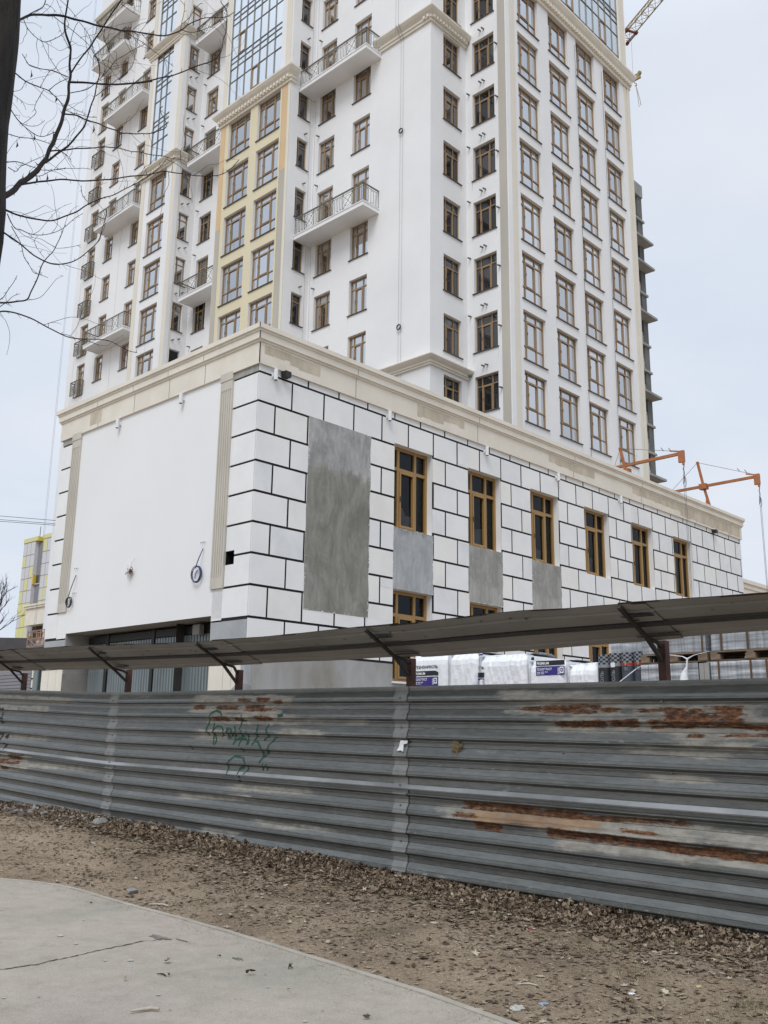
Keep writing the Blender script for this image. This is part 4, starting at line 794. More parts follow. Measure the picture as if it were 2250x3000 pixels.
# ------------------------------------------------------------------ GROUND
def lerp(a,b,t): return a+(b-a)*t
def smooth(t): t=max(0,min(1,t)); return t*t*(3-2*t)
def pw(pts,x):
    if x<=pts[0][0]: return pts[0][1]
    for (a,b),(c,d) in zip(pts,pts[1:]):
        if x<=c: return lerp(b,d,(x-a)/(c-a))
    return pts[-1][1]
GS=[(-6,.0),(0,.045),(1.9,.075),(3.9,.11),(6.5,.19),(9.7,.265),(11.2,.29),(13.4,.27),(20,.2)]
def ztop(s): return pw([(-3.4,1.99),(0,2.014),(3.88,2.045),(9.72,2.10),(13.36,2.219),(15.6,2.28)],s)
EDGE=[(-30,3.0),(-4,2.98),(.39,2.79),(.69,2.72),(1.12,2.65),(1.53,2.61),(1.96,2.55),(2.5,2.51),(3.05,2.48),(3.72,2.44),(4.44,2.41),(5.39,2.39),(5.9,2.35),(6.3,2.34),(6.8,2.42),(7.15,2.56),(7.7,2.84),(9,3.4),(12,3.8),(40,4)]
def zg(s,n):
    e=pw(EDGE,s)
    t=n/e
    if n<0: return pw(GS,s)+ (0.02*smooth(-n/2) if s<8 else -.05*smooth(-n/2))
    z=lerp(pw(GS,s),-.012,smooth(t*1.0)) if t<1 else -.012
    p=noise.noise(Vector((s*1.3,n*1.3,0)))*.018+noise.noise(Vector((s*5,n*5,3)))*.009+noise.noise(Vector((s*17,n*17,5)))*.004
    w=1 if t<.93 else max(0,1-(t-.93)/.07)
    return z+p*w
def zgf(s,n):   # pile of earth and leaves thrown against the fence foot
    return zg(s,n)
mg=bpy.data.materials.new('bare_earth'); mg.use_nodes=True
nt=mg.node_tree; N=nt.nodes; L=nt.links; bs=N['Principled BSDF']; bs.inputs['Roughness'].default_value=.95; bs.inputs['Specular IOR Level'].default_value=.2
tc=N.new('ShaderNodeTexCoord')
def nz(sc,det,rough=.6,st=None):
    n=N.new('ShaderNodeTexNoise'); n.inputs['Scale'].default_value=sc; n.inputs['Detail'].default_value=det; n.inputs['Roughness'].default_value=rough
    L.new(tc.outputs['Object'],n.inputs['Vector']); return n
def ramp(src,stops):
    r=N.new('ShaderNodeValToRGB'); e=r.color_ramp.elements
    e[0].position,e[0].color=stops[0][0],(*stops[0][1],1); e[1].position,e[1].color=stops[-1][0],(*stops[-1][1],1)
    for p,c in stops[1:-1]: q=e.new(p); q.color=(*c,1)
    L.new(src,r.inputs['Fac']); return r
def mix(a,b,f,mode='MIX'):
    m=N.new('ShaderNodeMix'); m.data_type='RGBA'; m.blend_type=mode
    if isinstance(f,float): m.inputs[0].default_value=f
    else: L.new(f,m.inputs[0])
    L.new(a,m.inputs[6]); L.new(b,m.inputs[7]); return m.outputs[2]
c1=ramp(nz(1.1,10).outputs['Fac'],[(.3,(.215,.166,.118)),(.5,(.34,.266,.192)),(.72,(.43,.35,.262))])
c2=ramp(nz(34,10,.75).outputs['Fac'],[(.30,(.25,.23,.21)),(.44,(.82,.80,.77)),(.56,(1.0,.98,.95)),(.72,(1.4,1.36,1.28))])
gr=ramp(nz(.9,6).outputs['Fac'],[(.56,(0,0,0)),(.68,(1,1,1))])
gcol=N.new('ShaderNodeRGB'); gcol.outputs[0].default_value=(.075,.085,.03,1)
mm=N.new('ShaderNodeMath'); mm.operation='MULTIPLY'; mm.inputs[1].default_value=.35; L.new(gr.outputs['Color'],mm.inputs[0])
base=mix(c1.outputs['Color'],gcol.outputs[0],mm.outputs[0])
L.new(mix(base,c2.outputs['Color'],1.0,'MULTIPLY'),bs.inputs['Base Color'])
bu=N.new('ShaderNodeBump'); bu.inputs['Strength'].default_value=.9; bu.inputs['Distance'].default_value=.03; L.new(nz(40,6,.7).outputs['Fac'],bu.inputs['Height']); L.new(bu.outputs['Normal'],bs.inputs['Normal'])
gm=MB()
def axis(fine0,fine1,step,far):
    a=[fine0+i*step for i in range(int((fine1-fine0)/step)+1)]; k=step; lo=fine0; hi=a[-1]; L_=[];H_=[]
    while lo>-far: k*=1.6; lo-=k; L_.append(lo)
    k=step
    while hi<far: k*=1.6; hi+=k; H_.append(hi)
    return L_[::-1]+a+H_
xs=axis(-3.5,15,.045,600); ys=axis(-.6,4.4,.045,600)
idx={}
for j,n in enumerate(ys):
    for i,s in enumerate(xs): gm.v.append((s,n,zg(s,n)))
W_=len(xs)
for j in range(len(ys)-1):
    for i in range(W_-1):
        gm.f.append((j*W_+i,j*W_+i+1,(j+1)*W_+i+1,(j+1)*W_+i)); gm.m.append(0); gm.sm.append(True)
g=kind(gm.build('ground',mg,None,(0,0,0),FF),'structure')

# pavement
mp_=bpy.data.materials.new('worn_pavement'); mp_.use_nodes=True
nt=mp_.node_tree; N=nt.nodes; L=nt.links; bs=N['Principled BSDF']; bs.inputs['Roughness'].default_value=.9; bs.inputs['Specular IOR Level'].default_value=.25
tc=N.new('ShaderNodeTexCoord')
c1=ramp(nz(.55,8).outputs['Fac'],[(.32,(.315,.292,.242)),(.5,(.385,.342,.286)),(.7,(.415,.352,.302))])
c2=ramp(nz(160,4,.7).outputs['Fac'],[(.3,(.66,.66,.66)),(.5,(.98,.98,.98)),(.72,(1.22,1.22,1.2))])
c3=ramp(nz(5,9,.7).outputs['Fac'],[(.25,(.76,.76,.75)),(.45,(.95,.95,.945)),(.55,(1,1,1)),(.75,(1.1,1.1,1.1))])
x_=mix(c1.outputs['Color'],c2.outputs['Color'],1.0,'MULTIPLY'); L.new(mix(x_,c3.outputs['Color'],1.0,'MULTIPLY'),bs.inputs['Base Color'])
bu=N.new('ShaderNodeBump'); bu.inputs['Strength'].default_value=.35; bu.inputs['Distance'].default_value=.01; L.new(nz(120,4,.7).outputs['Fac'],bu.inputs['Height']); L.new(bu.outputs['Normal'],bs.inputs['Normal'])
M['kerb']=mat('edge_strip',(.42,.385,.33),.9,col2=(.30,.27,.22),vs=3,bump=.3,bs=60,detail=10)
es=[-30+.0]; 
S_=[-30,-12,-6]+[-4+i*.12 for i in range(int(14/.12))]+[10.5,12,16,24,40]
def edge(s): return pw(EDGE,s)+.012*noise.noise(Vector((s*2.2,0,1)))+.02*noise.noise(Vector((s*.7,4,1)))
# smooth the corner of the outline
ED=[(s,sum(edge(s+d) for d in (-.3,-.15,0,.15,.3))/5) for s in S_]
pv=MB(); kb=MB()
for (a,ea),(b,eb) in zip(ED,ED[1:]):
    pv.quad((a,ea+.05,.004),(b,eb+.05,.004),(b,13,.004),(a,13,.004))
    w=.055
    za=.012+.006*noise.noise(Vector((a*3,1,1))); zb=.012+.006*noise.noise(Vector((b*3,1,1)))
    kb.quad((a,ea,za),(b,eb,zb),(b,eb+w,zb),(a,ea+w,za)); kb.quad((a,ea,-.1),(b,eb,-.1),(b,eb,zb),(a,ea,za)); kb.quad((a,ea+w,za),(b,eb+w,zb),(b,eb+w,-.02),(a,ea+w,-.02))
pav=kind(pv.build('pavement',mp_,None,(0,0,0),FF),'structure')
kind(kb.build('pavement_edge',M['kerb'],None,(0,0,0),FF),'structure')
ck=MB(); P_=[(3.2,5.6),(3.3,5.0),(3.44,4.32),(3.41,4.09),(3.45,3.91),(3.48,3.72),(3.53,3.46),(3.58,3.16),(3.5,2.98)]
pts=[]
for (a,b),(c,d) in zip(P_,P_[1:]):
    for i in range(8):
        t=i/8; pts.append((lerp(a,c,t)+random.uniform(-.012,.012),lerp(b,d,t)))
for i,((a,b),(c,d)) in enumerate(zip(pts,pts[1:])):
    w=random.uniform(.004,.011)*(1 if i<56 else .5); ck.quad((a-w,b,.0075),(a+w,b,.0075),(c+w,d,.0075),(c-w,d,.0075))
M['crack']=mat('crack',(.06,.052,.045),.95)
ck.build('crack',M['crack'],pav,(0,0,0))
M['stain']=mat('dark_stain',(.24,.22,.19),.9,var=.35,vs=12); M['gum']=mat('pale_spot',(.46,.45,.41),.9,var=.2,vs=30)
sn=MB()
def blob(mb,s,n,rs,rn,z,m=0,k=14):
    ph=random.uniform(0,9)
    mb.poly([(s+rs*math.cos(a)*(1+.25*math.sin(3*a+ph)),n+rn*math.sin(a)*(1+.25*math.cos(2*a+ph)),z) for a in [i*2*math.pi/k for i in range(k)]],m)
for s_,n_,a_,b_ in ((3.62,3.0,.13,.05),(2.65,2.97,.05,.03),(3.4,2.93,.10,.012)):
    for _ in range(26): blob(sn,s_+random.gauss(0,a_*.45),n_+random.gauss(0,b_*.45),a_*random.uniform(.08,.25),b_*random.uniform(.15,.4),.0085+random.uniform(0,.0006),0,9)
for s,n,r in ((4.16,3.53,.035),(3.82,3.58,.02),(3.2,3.69,.018),(3.09,3.56,.025),(5.5,3.4,.02),(2.2,3.9,.015),(5.0,4.0,.02),(1.2,3.6,.015),(1.9,3.3,.012),(2.75,4.6,.014),(4.6,3.1,.014)): blob(sn,s,n,r,r*.8,.009,1)
sn.split('stain',[M['stain'],M['gum']],pav); sn2=MB()
for _ in range(120): 
    s,n=random.uniform(-.5,7),random.uniform(2.95,5.5); r=random.uniform(.003,.008); blob(sn2,s,n,r,r,.0088,random.choice((0,0,1)),7)
sn2.build('spots',[M['stain'],M['gum']],pav,(0,0,0))['kind']='stuff'

# ------------------------------------------------------------------ FENCE
def prof(d):
    """offset towards the pavement at d below the top edge"""
    p=.188; t=(d-.045)%p/p
    if d<.045: return .004
    A=.036
    # ridge (proud) -> upward slope catches sky ; flat valley with a small groove
    K=[(0,0),(.03,-.12),(.33,.80),(.36,.78),(.47,.84),(.52,1.13),(.56,1.13),(.68,.05),(.74,.03),(.765,-.28),(.80,-.28),(.82,.03),(.95,.0),(1,0)]
    o=A*pw(K,t)
    x=d-1.03
    if -.10<x<=-.045: o=0
    elif -.045<x<=0: o=.026*((x+.045)/.045)**.85+.003
    elif 0<x<.012: o=.029
    elif 0<x<.05: o=.004
    return o
def wob(s,z): return .010*noise.noise(Vector((s*.9,z*1.4,7)))+.004*noise.noise(Vector((s*3.1,z*2.5,2)))
def fz(s,d): return ztop(s)-d
def fpt(s,d,extra=0): return (s,prof(d)+wob(s,d)+extra+(.004 if d<1.04 else 0),fz(s,d))
mf=bpy.data.materials.new('zinc_sheet'); mf.use_nodes=True
nt=mf.node_tree; N=nt.nodes; L=nt.links; bs=N['Principled BSDF']
tc=N.new('ShaderNodeTexCoord')
def nzs(sc,det,st,rough=.6):
    mpn=N.new('ShaderNodeMapping'); mpn.inputs['Scale'].default_value=st; L.new(tc.outputs['Object'],mpn.inputs['Vector'])
    n=N.new('ShaderNodeTexNoise'); n.inputs['Scale'].default_value=sc; n.inputs['Detail'].default_value=det; n.inputs['Roughness'].default_value=rough
    L.new(mpn.outputs['Vector'],n.inputs['Vector']); return n.outputs['Fac']
def attr(nm):
    a=N.new('ShaderNodeAttribute'); a.attribute_name=nm; return a.outputs['Fac']
def math_(op,a,b,clamp=False):
    m=N.new('ShaderNodeMath'); m.operation=op; m.use_clamp=clamp
    for i,v in enumerate((a,b)):
        if isinstance(v,(int,float)): m.inputs[i].default_value=v
        else: L.new(v,m.inputs[i])
    return m.outputs[0]
def thr(a,n,amp,lo,hi):
    v=math_('ADD',a,math_('MULTIPLY',math_('SUBTRACT',n,.5),amp))
    r=N.new('ShaderNodeMapRange'); r.inputs[1].default_value=lo; r.inputs[2].default_value=hi; L.new(v,r.inputs[0]); return r.outputs[0]
zc=ramp(nzs(2.6,11,(.35,1,3.0),.68),[(.30,(.130,.135,.128)),(.52,(.165,.170,.162)),(.72,(.205,.21,.20))])
fine=ramp(nzs(22,6,(.35,1,1.6),.7),[(.30,(.80,.80,.80)),(.5,(1,1,1)),(.76,(1.22,1.22,1.22))])
b0=mix(zc.outputs['Color'],fine.outputs['Color'],1.0,'MULTIPLY')
# dry whitish oxide streaks
ox=N.new('ShaderNodeRGB'); ox.outputs[0].default_value=(.30,.315,.325,1)
sx=thr(nzs(3.6,11,(.16,1,3.2),.75),nzs(30,5,(.4,1,1)),.6,.63,.74)
b1=mix(b0,ox.outputs[0],math_('MULTIPLY',sx,.6))
pc=ramp(nzs(14,6,(.5,1,1)),[(.35,(.22,.195,.16)),(.6,(.37,.345,.295))])
pale=thr(attr('pale'),nzs(9,11,(.30,1,1.3),.78),2.2,.62,.95)
b2=mix(b1,pc.outputs['Color'],math_('MULTIPLY',pale,.7))
oc=ramp(nzs(8,6,(.4,1,1)),[(.35,(.24,.125,.055)),(.65,(.34,.235,.14))])
b3=mix(b2,oc.outputs['Color'],math_('MULTIPLY',thr(attr('orange'),nzs(9,10,(.25,1,1.4),.75),2.0,.55,1.05),.9))
rc=ramp(nzs(28,8,(.5,1,1),.75),[(.36,(.024,.011,.008)),(.46,(.070,.030,.015)),(.56,(.165,.072,.030)),(.70,(.26,.15,.08))])
rust=thr(attr('rust'),nzs(11,12,(.28,1,1.5),.80),2.6,.70,.86)
b4=mix(b3,rc.outputs['Color'],rust)
L.new(b4,bs.inputs['Base Color'])
anyr=math_('MAXIMUM',rust,math_('MAXIMUM',math_('MULTIPLY',pale,.8),sx),True)
mr_=N.new('ShaderNodeMapRange'); mr_.inputs[3].default_value=.29; mr_.inputs[4].default_value=.9; L.new(anyr,mr_.inputs[0]); L.new(mr_.outputs[0],bs.inputs['Roughness'])
me_=N.new('ShaderNodeMapRange'); me_.inputs[3].default_value=.60; me_.inputs[4].default_value=0; L.new(anyr,me_.inputs[0]); L.new(me_.outputs[0],bs.inputs['Metallic'])
bu=N.new('ShaderNodeBump'); bu.inputs['Strength'].default_value=.35; bu.inputs['Distance'].default_value=.006; L.new(nzs(60,5,(.6,1,1)),bu.inputs['Height']); L.new(bu.outputs['Normal'],bs.inputs['Normal'])
FEN=thing('metal_fence','long rusty corrugated zinc fence on red posts with an overhanging metal canopy','fence',(0,0,0),FF)
def field(lst,s,z,soft_s=.10,soft_z=.025):
    v=0
    for a,za,b,zb,h in lst:
        s0,s1=min(a,b),max(a,b)
        if s<s0-soft_s*2 or s>s1+soft_s*2: continue
        t=(s-a)/(b-a) if abs(b-a)>1e-6 else 0
        zc_=lerp(za,zb,max(0,min(1,t)))
        ds=max(0,s0-s,s-s1)/soft_s; dz=max(0,abs(z-zc_)-h)/soft_z
        v=max(v,1-min(1,math.hypot(ds,dz)))
    return v
DS=[]
KT=(0,.03,.13,.23,.33,.36,.42,.47,.52,.56,.62,.68,.74,.765,.80,.82,.89,.95)
d=.045
DS=[0,.02]
while d<2.0:
    DS+=[d+.188*t for t in KT if d+.188*t<2.0]; d+=.188
DS=sorted(set(DS+[.93,.9301,.955,.985,1.0,1.015,1.03,1.0415,1.0435,1.06,1.08,1.0801]))
def sheet(name,s0,s1,d0,d1,lift=0,step=.035):
    ss=[s0+(s1-s0)*i/int((s1-s0)/step) for i in range(int((s1-s0)/step)+1)]
    dd=[x for x in DS if d0<x<d1]; dd=[d0]+dd+[d1]
    mb=MB(); ru=[];pa=[];og=[]
    for s in ss:
        for d in dd:
            p=fpt(s,d,lift); mb.v.append(p)
            ru.append(field(RUST,s,p[2],.22,.034)); pa.append(field(PALE,s,p[2],.5,.06)); og.append(field(ORANGE,s,p[2],.25,.05))
    n=len(dd)
    for i in range(len(ss)-1):
        for j in range(n-1):
            mb.f.append((i*n+j,(i+1)*n+j,(i+1)*n+j+1,i*n+j+1)); mb.m.append(0); mb.sm.append(False)
    o=mb.build(name,mf,FEN,(0,0,0))
    for nm,vals in (('rust',ru),('pale',pa),('orange',og)):
        a=o.data.attributes.new(nm,'FLOAT','POINT'); a.data.foreach_set('value',vals)
    return o
SH=[]
for a,b,l in ((-3.2,3.94,0),(3.80,9.82,.006),(9.68,15.7,.0)):
    SH.append(sheet('corrugated_sheet',a,b,1.0,2.0,l)); SH.append(sheet('corrugated_sheet',a,b,0,1.043,l+.003))
SH[0]['label']='lower zinc sheet with long dark rust streaks'; SH[1]['label']='upper zinc sheet with orange rust patches'
# the paler overlap strips where sheets meet
M['zinc_pale']=mat('pale_zinc',(.245,.246,.235),.5,metal=.25,var=.25,vs=7,detail=8)
ov=MB()
for s,w in ((3.90,.19),(9.77,.24)):
    for d0,d1 in zip(DS,DS[1:]):
        j=.01*noise.noise(Vector((d0*9,s,0)))
        ov.quad(fpt(s-w/2+j,d0,.0105),fpt(s+w/2+j,d0,.0105),fpt(s+w/2+j,d1,.0105),fpt(s-w/2+j,d1,.0105),0,True)
ov.split('overlap_strip',M['zinc_pale'],FEN)
M['zinc_highlight']=mat('zinc_edge_highlight',(.40,.415,.42),.38,metal=.4,col2=(.19,.195,.195),vs=1.1,stretch=(.6,1,1),detail=9,lo=.38,hi=.66)  # paler tone paints the bright highlight along the horizontal sheet overlap
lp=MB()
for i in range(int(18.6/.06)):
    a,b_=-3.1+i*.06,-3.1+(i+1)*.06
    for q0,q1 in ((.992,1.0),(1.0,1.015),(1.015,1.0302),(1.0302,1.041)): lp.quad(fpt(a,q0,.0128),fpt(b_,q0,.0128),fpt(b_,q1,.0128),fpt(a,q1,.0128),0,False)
lp.build('overlap_highlight',M['zinc_highlight'],FEN,(0,0,0))
sc=MB()
for s in (3.9,9.77): 
    for d in (.12,.42,.62,1.0,1.2,1.55,1.9): q=fpt(s,d,.015); sc.tube([q,(q[0],q[1]+.012,q[2])],.009,6)
for s,d in ((.9,.17),(.85,.75),(1.9,.62),(6.9,.2),(6.9,1.0),(12.9,.3)): q=fpt(s,d,.004); sc.tube([q,(q[0],q[1]+.012,q[2])],.009,6)
sc.split('screw',M['steel'],FEN)
# graffiti: paint lying on the corrugations
M['paint_g']=mat('green_paint',(.012,.075,.042),.7,var=.3,vs=30); M['paint_k']=mat('black_paint',(.015,.015,.017),.7)
def graf(lines,m,w):
    mb=MB()
    for ln in lines:
        pts=[]
        for (a,b),(c,d) in zip(ln,ln[1:]):
            n=max(3,int(math.hypot(c-a,d-b)/.008))
            for i in range(n): t=i/n; pts.append((lerp(a,c,t),lerp(b,d,t)))
        pts.append(tuple(ln[-1]))
        # smooth the stroke
        for _ in range(6): pts=[pts[0]]+[((p[0]+2*q[0]+r[0])/4,(p[1]+2*q[1]+r[1])/4) for p,q,r in zip(pts,pts[1:],pts[2:])]+[pts[-1]]
        prev=None
        for i,(s,z) in enumerate(pts):
            a=pts[max(0,i-1)];b=pts[min(len(pts)-1,i+1)]
            dx,dz=b[0]-a[0],b[1]-a[1]; l=math.hypot(dx,dz) or 1; ww=w*(1+.5*noise.noise(Vector((s*9,z*9,0))))/2
            e=[]
            for sg in (-1,1):
                S,Z=s-dz/l*ww*sg,z+dx/l*ww*sg; e.append(fpt(S,ztop(S)-Z,.013))
            if prev: mb.quad(prev[0],e[0],e[1],prev[1])
            prev=e
    return mb.split('graffiti',m,FEN)
graf(GREEN,M['paint_g'],.025); graf([GREEN[13]],M['paint_g'],.055); graf(BLACK,M['paint_k'],.03)
# posts, brackets and canopy
M['redpost']=mat('red_oxide_post',(.042,.014,.011),.75,col2=(.10,.034,.02),vs=6,lo=.3,hi=.6)
M['bracket']=mat('rusty_bracket',(.040,.033,.028),.8,var=.4,vs=20)
def zin(s): return pw([(-4,2.37),(0,2.37),(1.5,2.35),(3.5,2.34),(6.5,2.38),(9.3,2.42),(12.2,2.51),(13.9,2.57),(16,2.64)],s)
def zout(s): return pw([(-4,2.55),(-.3,2.57),(.9,2.60),(1.9,2.625),(3.8,2.61),(5.6,2.61),(7.0,2.64),(9.4,2.73),(11,2.765),(12.6,2.82),(16,2.9)],s)
POSTS=[(.91,2.36),(3.85,2.34),(6.87,2.33),(9.58,2.43),(13.03,2.5)]
for s,zt in POSTS:
    b=MB(); b.box(s-.036,s+.036,-.11,-.035,-.1,zt); o=b.build('post',M['redpost'],FEN,(s,-.08,0))
    b=MB(); zo=zout(s)-.02; zi=zin(s)-.02
    b.bar((s,.62,zo),(s,.20,zi+.03),.03); b.bar((s,.20,zi+.03),(s,-.04,zt-.17),.03); b.bar((s,.20,zi+.03),(s,.02,zi-.0),.026); b.bar((s,.02,zi),(s,-.05,zt-.06),.026)
    b.box(s-.20,s+.06,.42,.50,lerp(zi,zo,.74)-.006,lerp(zi,zo,.74)+.0); b.box(s-.26,s+.12,.09,.16,lerp(zi,zo,.2)-.008,lerp(zi,zo,.2)-.002)
    b.build('bracket',M['bracket'],FEN,(s,0,zt))
M['canopy']=mat('canopy_sheet',(.285,.278,.262),.75,col2=(.20,.193,.18),vs=1.6,stretch=(.5,1,1),detail=9,bump=.12,bs=25)
M['rust']=mat('rust_edge',(.10,.035,.018),.9,var=.5,vs=30)
def canopy(s0,s1,dz):
    mb=MB(); n=int((s1-s0)/.12)
    K=[(0,0),(.10,.0),(.12,.012),(.16,.012),(.18,0),(.40,0),(.42,.014),(.50,.014),(.52,0),(.76,0),(.78,.012),(.82,.012),(.84,0),(1,0)]
    rows=[]
    for i in range(n+1):
        s=lerp(s0,s1,i/n); r=[]
        for t,h in K:
            y=lerp(.005,.615,t); 
            if t==0: y+=.012*noise.noise(Vector((s*1.5,3,0)))
            if t==1: y+=.022*noise.noise(Vector((s*2.5,8,0)))
            z=lerp(zin(s),zout(s),t)+h+dz+.008*noise.noise(Vector((s*1.1,t*2,5)))
            r.append((s,y,z))
        rows.append(r)
    for a,b in zip(rows,rows[1:]):
        for k in range(len(K)-1):
            mb.quad(a[k],b[k],b[k+1],a[k+1],0); mb.quad(*[(p[0],p[1],p[2]+.004) for p in (a[k+1],b[k+1],b[k],a[k])],1)
    for r in (rows[0],rows[-1]):   # torn sheet ends
        for k in range(len(K)-1):
            j=random.uniform(.0,.03); mb.quad(r[k],r[k+1],(r[k+1][0]+j,r[k+1][1],r[k+1][2]+.006),(r[k][0]+j,r[k][1],r[k][2]+.006),1)
    o=mb.build('canopy_sheet',[M['canopy'],M['rust']],FEN,((s0+s1)/2,.3,2.5))
    ru=MB()
    for i in range(n):
        s=lerp(s0,s1,i/n)
        if noise.noise(Vector((s*2.3,1,9)))>.12:
            a=rows[i][-1]; b=rows[i+1][-1]; w=random.uniform(.008,.03)
            ru.quad((a[0],a[1]-w,a[2]-.008),(b[0],b[1]-w,b[2]-.008),(b[0],b[1]+.004,b[2]-.004),(a[0],a[1]+.004,a[2]-.004))
    for _ in range(10):
        s=random.uniform(s0,s1); t=random.uniform(.6,.95); y=lerp(0,.6,t); z=lerp(zin(s),zout(s),t)+dz-.014; w=random.uniform(.01,.03)
        ru.quad((s,y,z),(s+w*1.6,y,z),(s+w*1.2,y+w*.6,z+w*.3),(s+w*.2,y+w*.5,z+w*.2))
    if ru.v: ru.split('rust_hole',M['rust'],o)
    return o
for a,b,dz in ((-3.5,.92,.010),(.68,3.62,0),(3.38,6.55,.010),(6.30,9.45,0),(9.2,12.3,.012),(12.1,15.8,0)): canopy(a,b,dz)
b=MB()
for s0,s1 in zip([-3.4+i*.5 for i in range(38)],[-2.9+i*.5 for i in range(38)]):
    t=.47; f=lambda s:(s,lerp(.005,.615,t),lerp(zin(s),zout(s),t)-.012)
    b.bar(f(s0),f(s1),.045,.03)
b.build('canopy_rail',M['bracket'],FEN,(0,0,0))
# bits stuck on the fence
b=MB(); Z_=[(3.891,1.491),(3.796,1.488),(3.80,1.462),(3.854,1.45),(3.848,1.41),(3.835,1.378),(3.87,1.39),(3.927,1.386),(3.915,1.42),(3.906,1.449)]
b.poly([fpt(s,ztop(s)-z,.03+.006*random.random()) for s,z in Z_]); b.poly([fpt(s,ztop(s)-z,.026) for s,z in Z_[::-1]])
tag(b.build('paper_scrap',M['lamp'],None,(3.85,0.02,1.44),FF),'torn scrap of white paper stuck on the overlap strip of the corrugated fence','paper')
M['straw']=mat('straw',(.33,.25,.14),.9,var=.4,vs=40)
b=MB()
for _ in range(70):
    a=random.uniform(0,6.3); r=random.uniform(.03,.075); c=fpt(3.14+random.gauss(0,.015),.60+random.gauss(0,.02),.02)
    b.tube([(c[0]-r*math.cos(a),c[1],c[2]-r*math.sin(a)),(c[0],c[1]+.02*random.random(),c[2]),(c[0]+r*math.cos(a+random.uniform(-.6,.6)),c[1],c[2]+r*math.sin(a))],.0022,3)
tag(b.build('straw_clump',M['straw'],None,(3.14,.02,1.44),FF),'clump of dry straw caught on the corrugated fence','straw')
# ------------------------------------------------------------------ LEAVES, STONES, LITTER
def leaf_poly(kindn):
    if kindn==0: P=[(0,-.5),(.12,-.25),(.42,-.3),(.33,-.02),(.5,.2),(.2,.18),(0,.5),(-.2,.18),(-.5,.2),(-.33,-.02),(-.42,-.3),(-.12,-.25)]
    elif kindn==1: P=[(0,-.5),(.22,-.2),(.28,.1),(.12,.38),(0,.5),(-.12,.38),(-.28,.1),(-.22,-.2)]
    else: P=[(0,-.5),(.16,-.1),(.12,.3),(0,.5),(-.12,.3),(-.16,-.1)]
    return P
def add_leaf(mb,col,p,size,yaw,pitch,roll,curl,c,kn):
    P=leaf_poly(kn); rot=Matrix.Rotation(yaw,3,'Z')@Matrix.Rotation(pitch,3,'X')@Matrix.Rotation(roll,3,'Y')
    i=len(mb.v); 
    mb.v.append(tuple(p)); col.append(c)
    for x,y in P:
        v=Vector((x*size,y*size,curl*size*(x*x*2.2+y*y*.9)))
        mb.v.append(tuple(p+rot@v)); col.append(c)
    n=len(P)
    for k in range(n): mb.f.append((i,i+1+k,i+1+(k+1)%n)); mb.m.append(0); mb.sm.append(False)
ml=bpy.data.materials.new('dead_leaf'); ml.use_nodes=True
nt=ml.node_tree; N=nt.nodes; L=nt.links; bs=N['Principled BSDF']; bs.inputs['Roughness'].default_value=.85; bs.inputs['Specular IOR Level'].default_value=.25
a=N.new('ShaderNodeAttribute'); a.attribute_name='tone'
r=ramp(a.outputs['Fac'],[(0,(.040,.027,.018)),(.35,(.14,.10,.068)),(.65,(.25,.188,.132)),(.88,(.32,.255,.185)),(1,(.50,.44,.33))]); L.new(r.outputs['Color'],bs.inputs['Base Color'])
mb=MB(); col=[]
rl=random.Random(3)
def tone(): return min(1,max(0,rl.betavariate(1.5,1.4)))
cnt=0
for _ in range(60000):
    s=rl.uniform(-1.5,14.5)
    t=rl.random()
    clump=.5+.9*noise.noise(Vector((s*.9,2,0)))
    if t<.34: n=abs(rl.gauss(0,.22+.12*clump))
    elif t<.60: n=rl.uniform(.0,1.1+.4*clump)
    else: n=rl.uniform(.0,2.8)
    e=pw(EDGE,s)
    if n>e-.05: continue
    k=noise.noise(Vector((s*1.1,n*1.4,4)))
    if n>.5 and k<-.12 and rl.random()<.6: continue
    if s>7 and rl.random()<.25: continue
    sz=rl.betavariate(1.6,2.4)*.062+.022; sz*=(1.0 if n<.7 else rl.choice((.3,.4,.5,.8,1))); near=n<.45
    pile=max(0,(.32-n))*(.22+.2*clump)*rl.random()
    p=Vector((s,n+.01,zg(s,n)+.006+pile))
    pit=rl.gauss(0,.6) if near else rl.gauss(0,.16)
    add_leaf(mb,col,p,sz,rl.uniform(0,6.3),pit,rl.gauss(0,.6 if near else .16),rl.uniform(-.3,.9) if near else rl.uniform(-.1,.45),tone(),rl.choice((0,1,1,2)))
    cnt+=1
for _ in range(2600):
    s=rl.uniform(-1.5,9.5); n=abs(rl.gauss(.1,.38)) if rl.random()<.7 else rl.uniform(.2,2.2)
    if n>pw(EDGE,s)-.1 or noise.noise(Vector((s*1.6,n*1.6,9)))<-.05: continue
    near=n<.35; p=Vector((s,n+.01,zg(s,n)+.012+max(0,.3-n)*.25*rl.random()))
    add_leaf(mb,col,p,rl.uniform(.05,.095)*(1 if n<1 else .7),rl.uniform(0,6.3),rl.gauss(0,.5 if near else .2),rl.gauss(0,.5 if near else .2),rl.uniform(0,.8),min(1,max(.05,rl.gauss(.5,.2))),rl.choice((0,0,1)))
o=mb.build('fallen_leaves',ml,None,(0,0,0),FF); tag(o,'brown fallen leaves heaped along the foot of the corrugated fence','leaves',kind='stuff')
at=o.data.attributes.new('tone','FLOAT','POINT'); at.data.foreach_set('value',col)
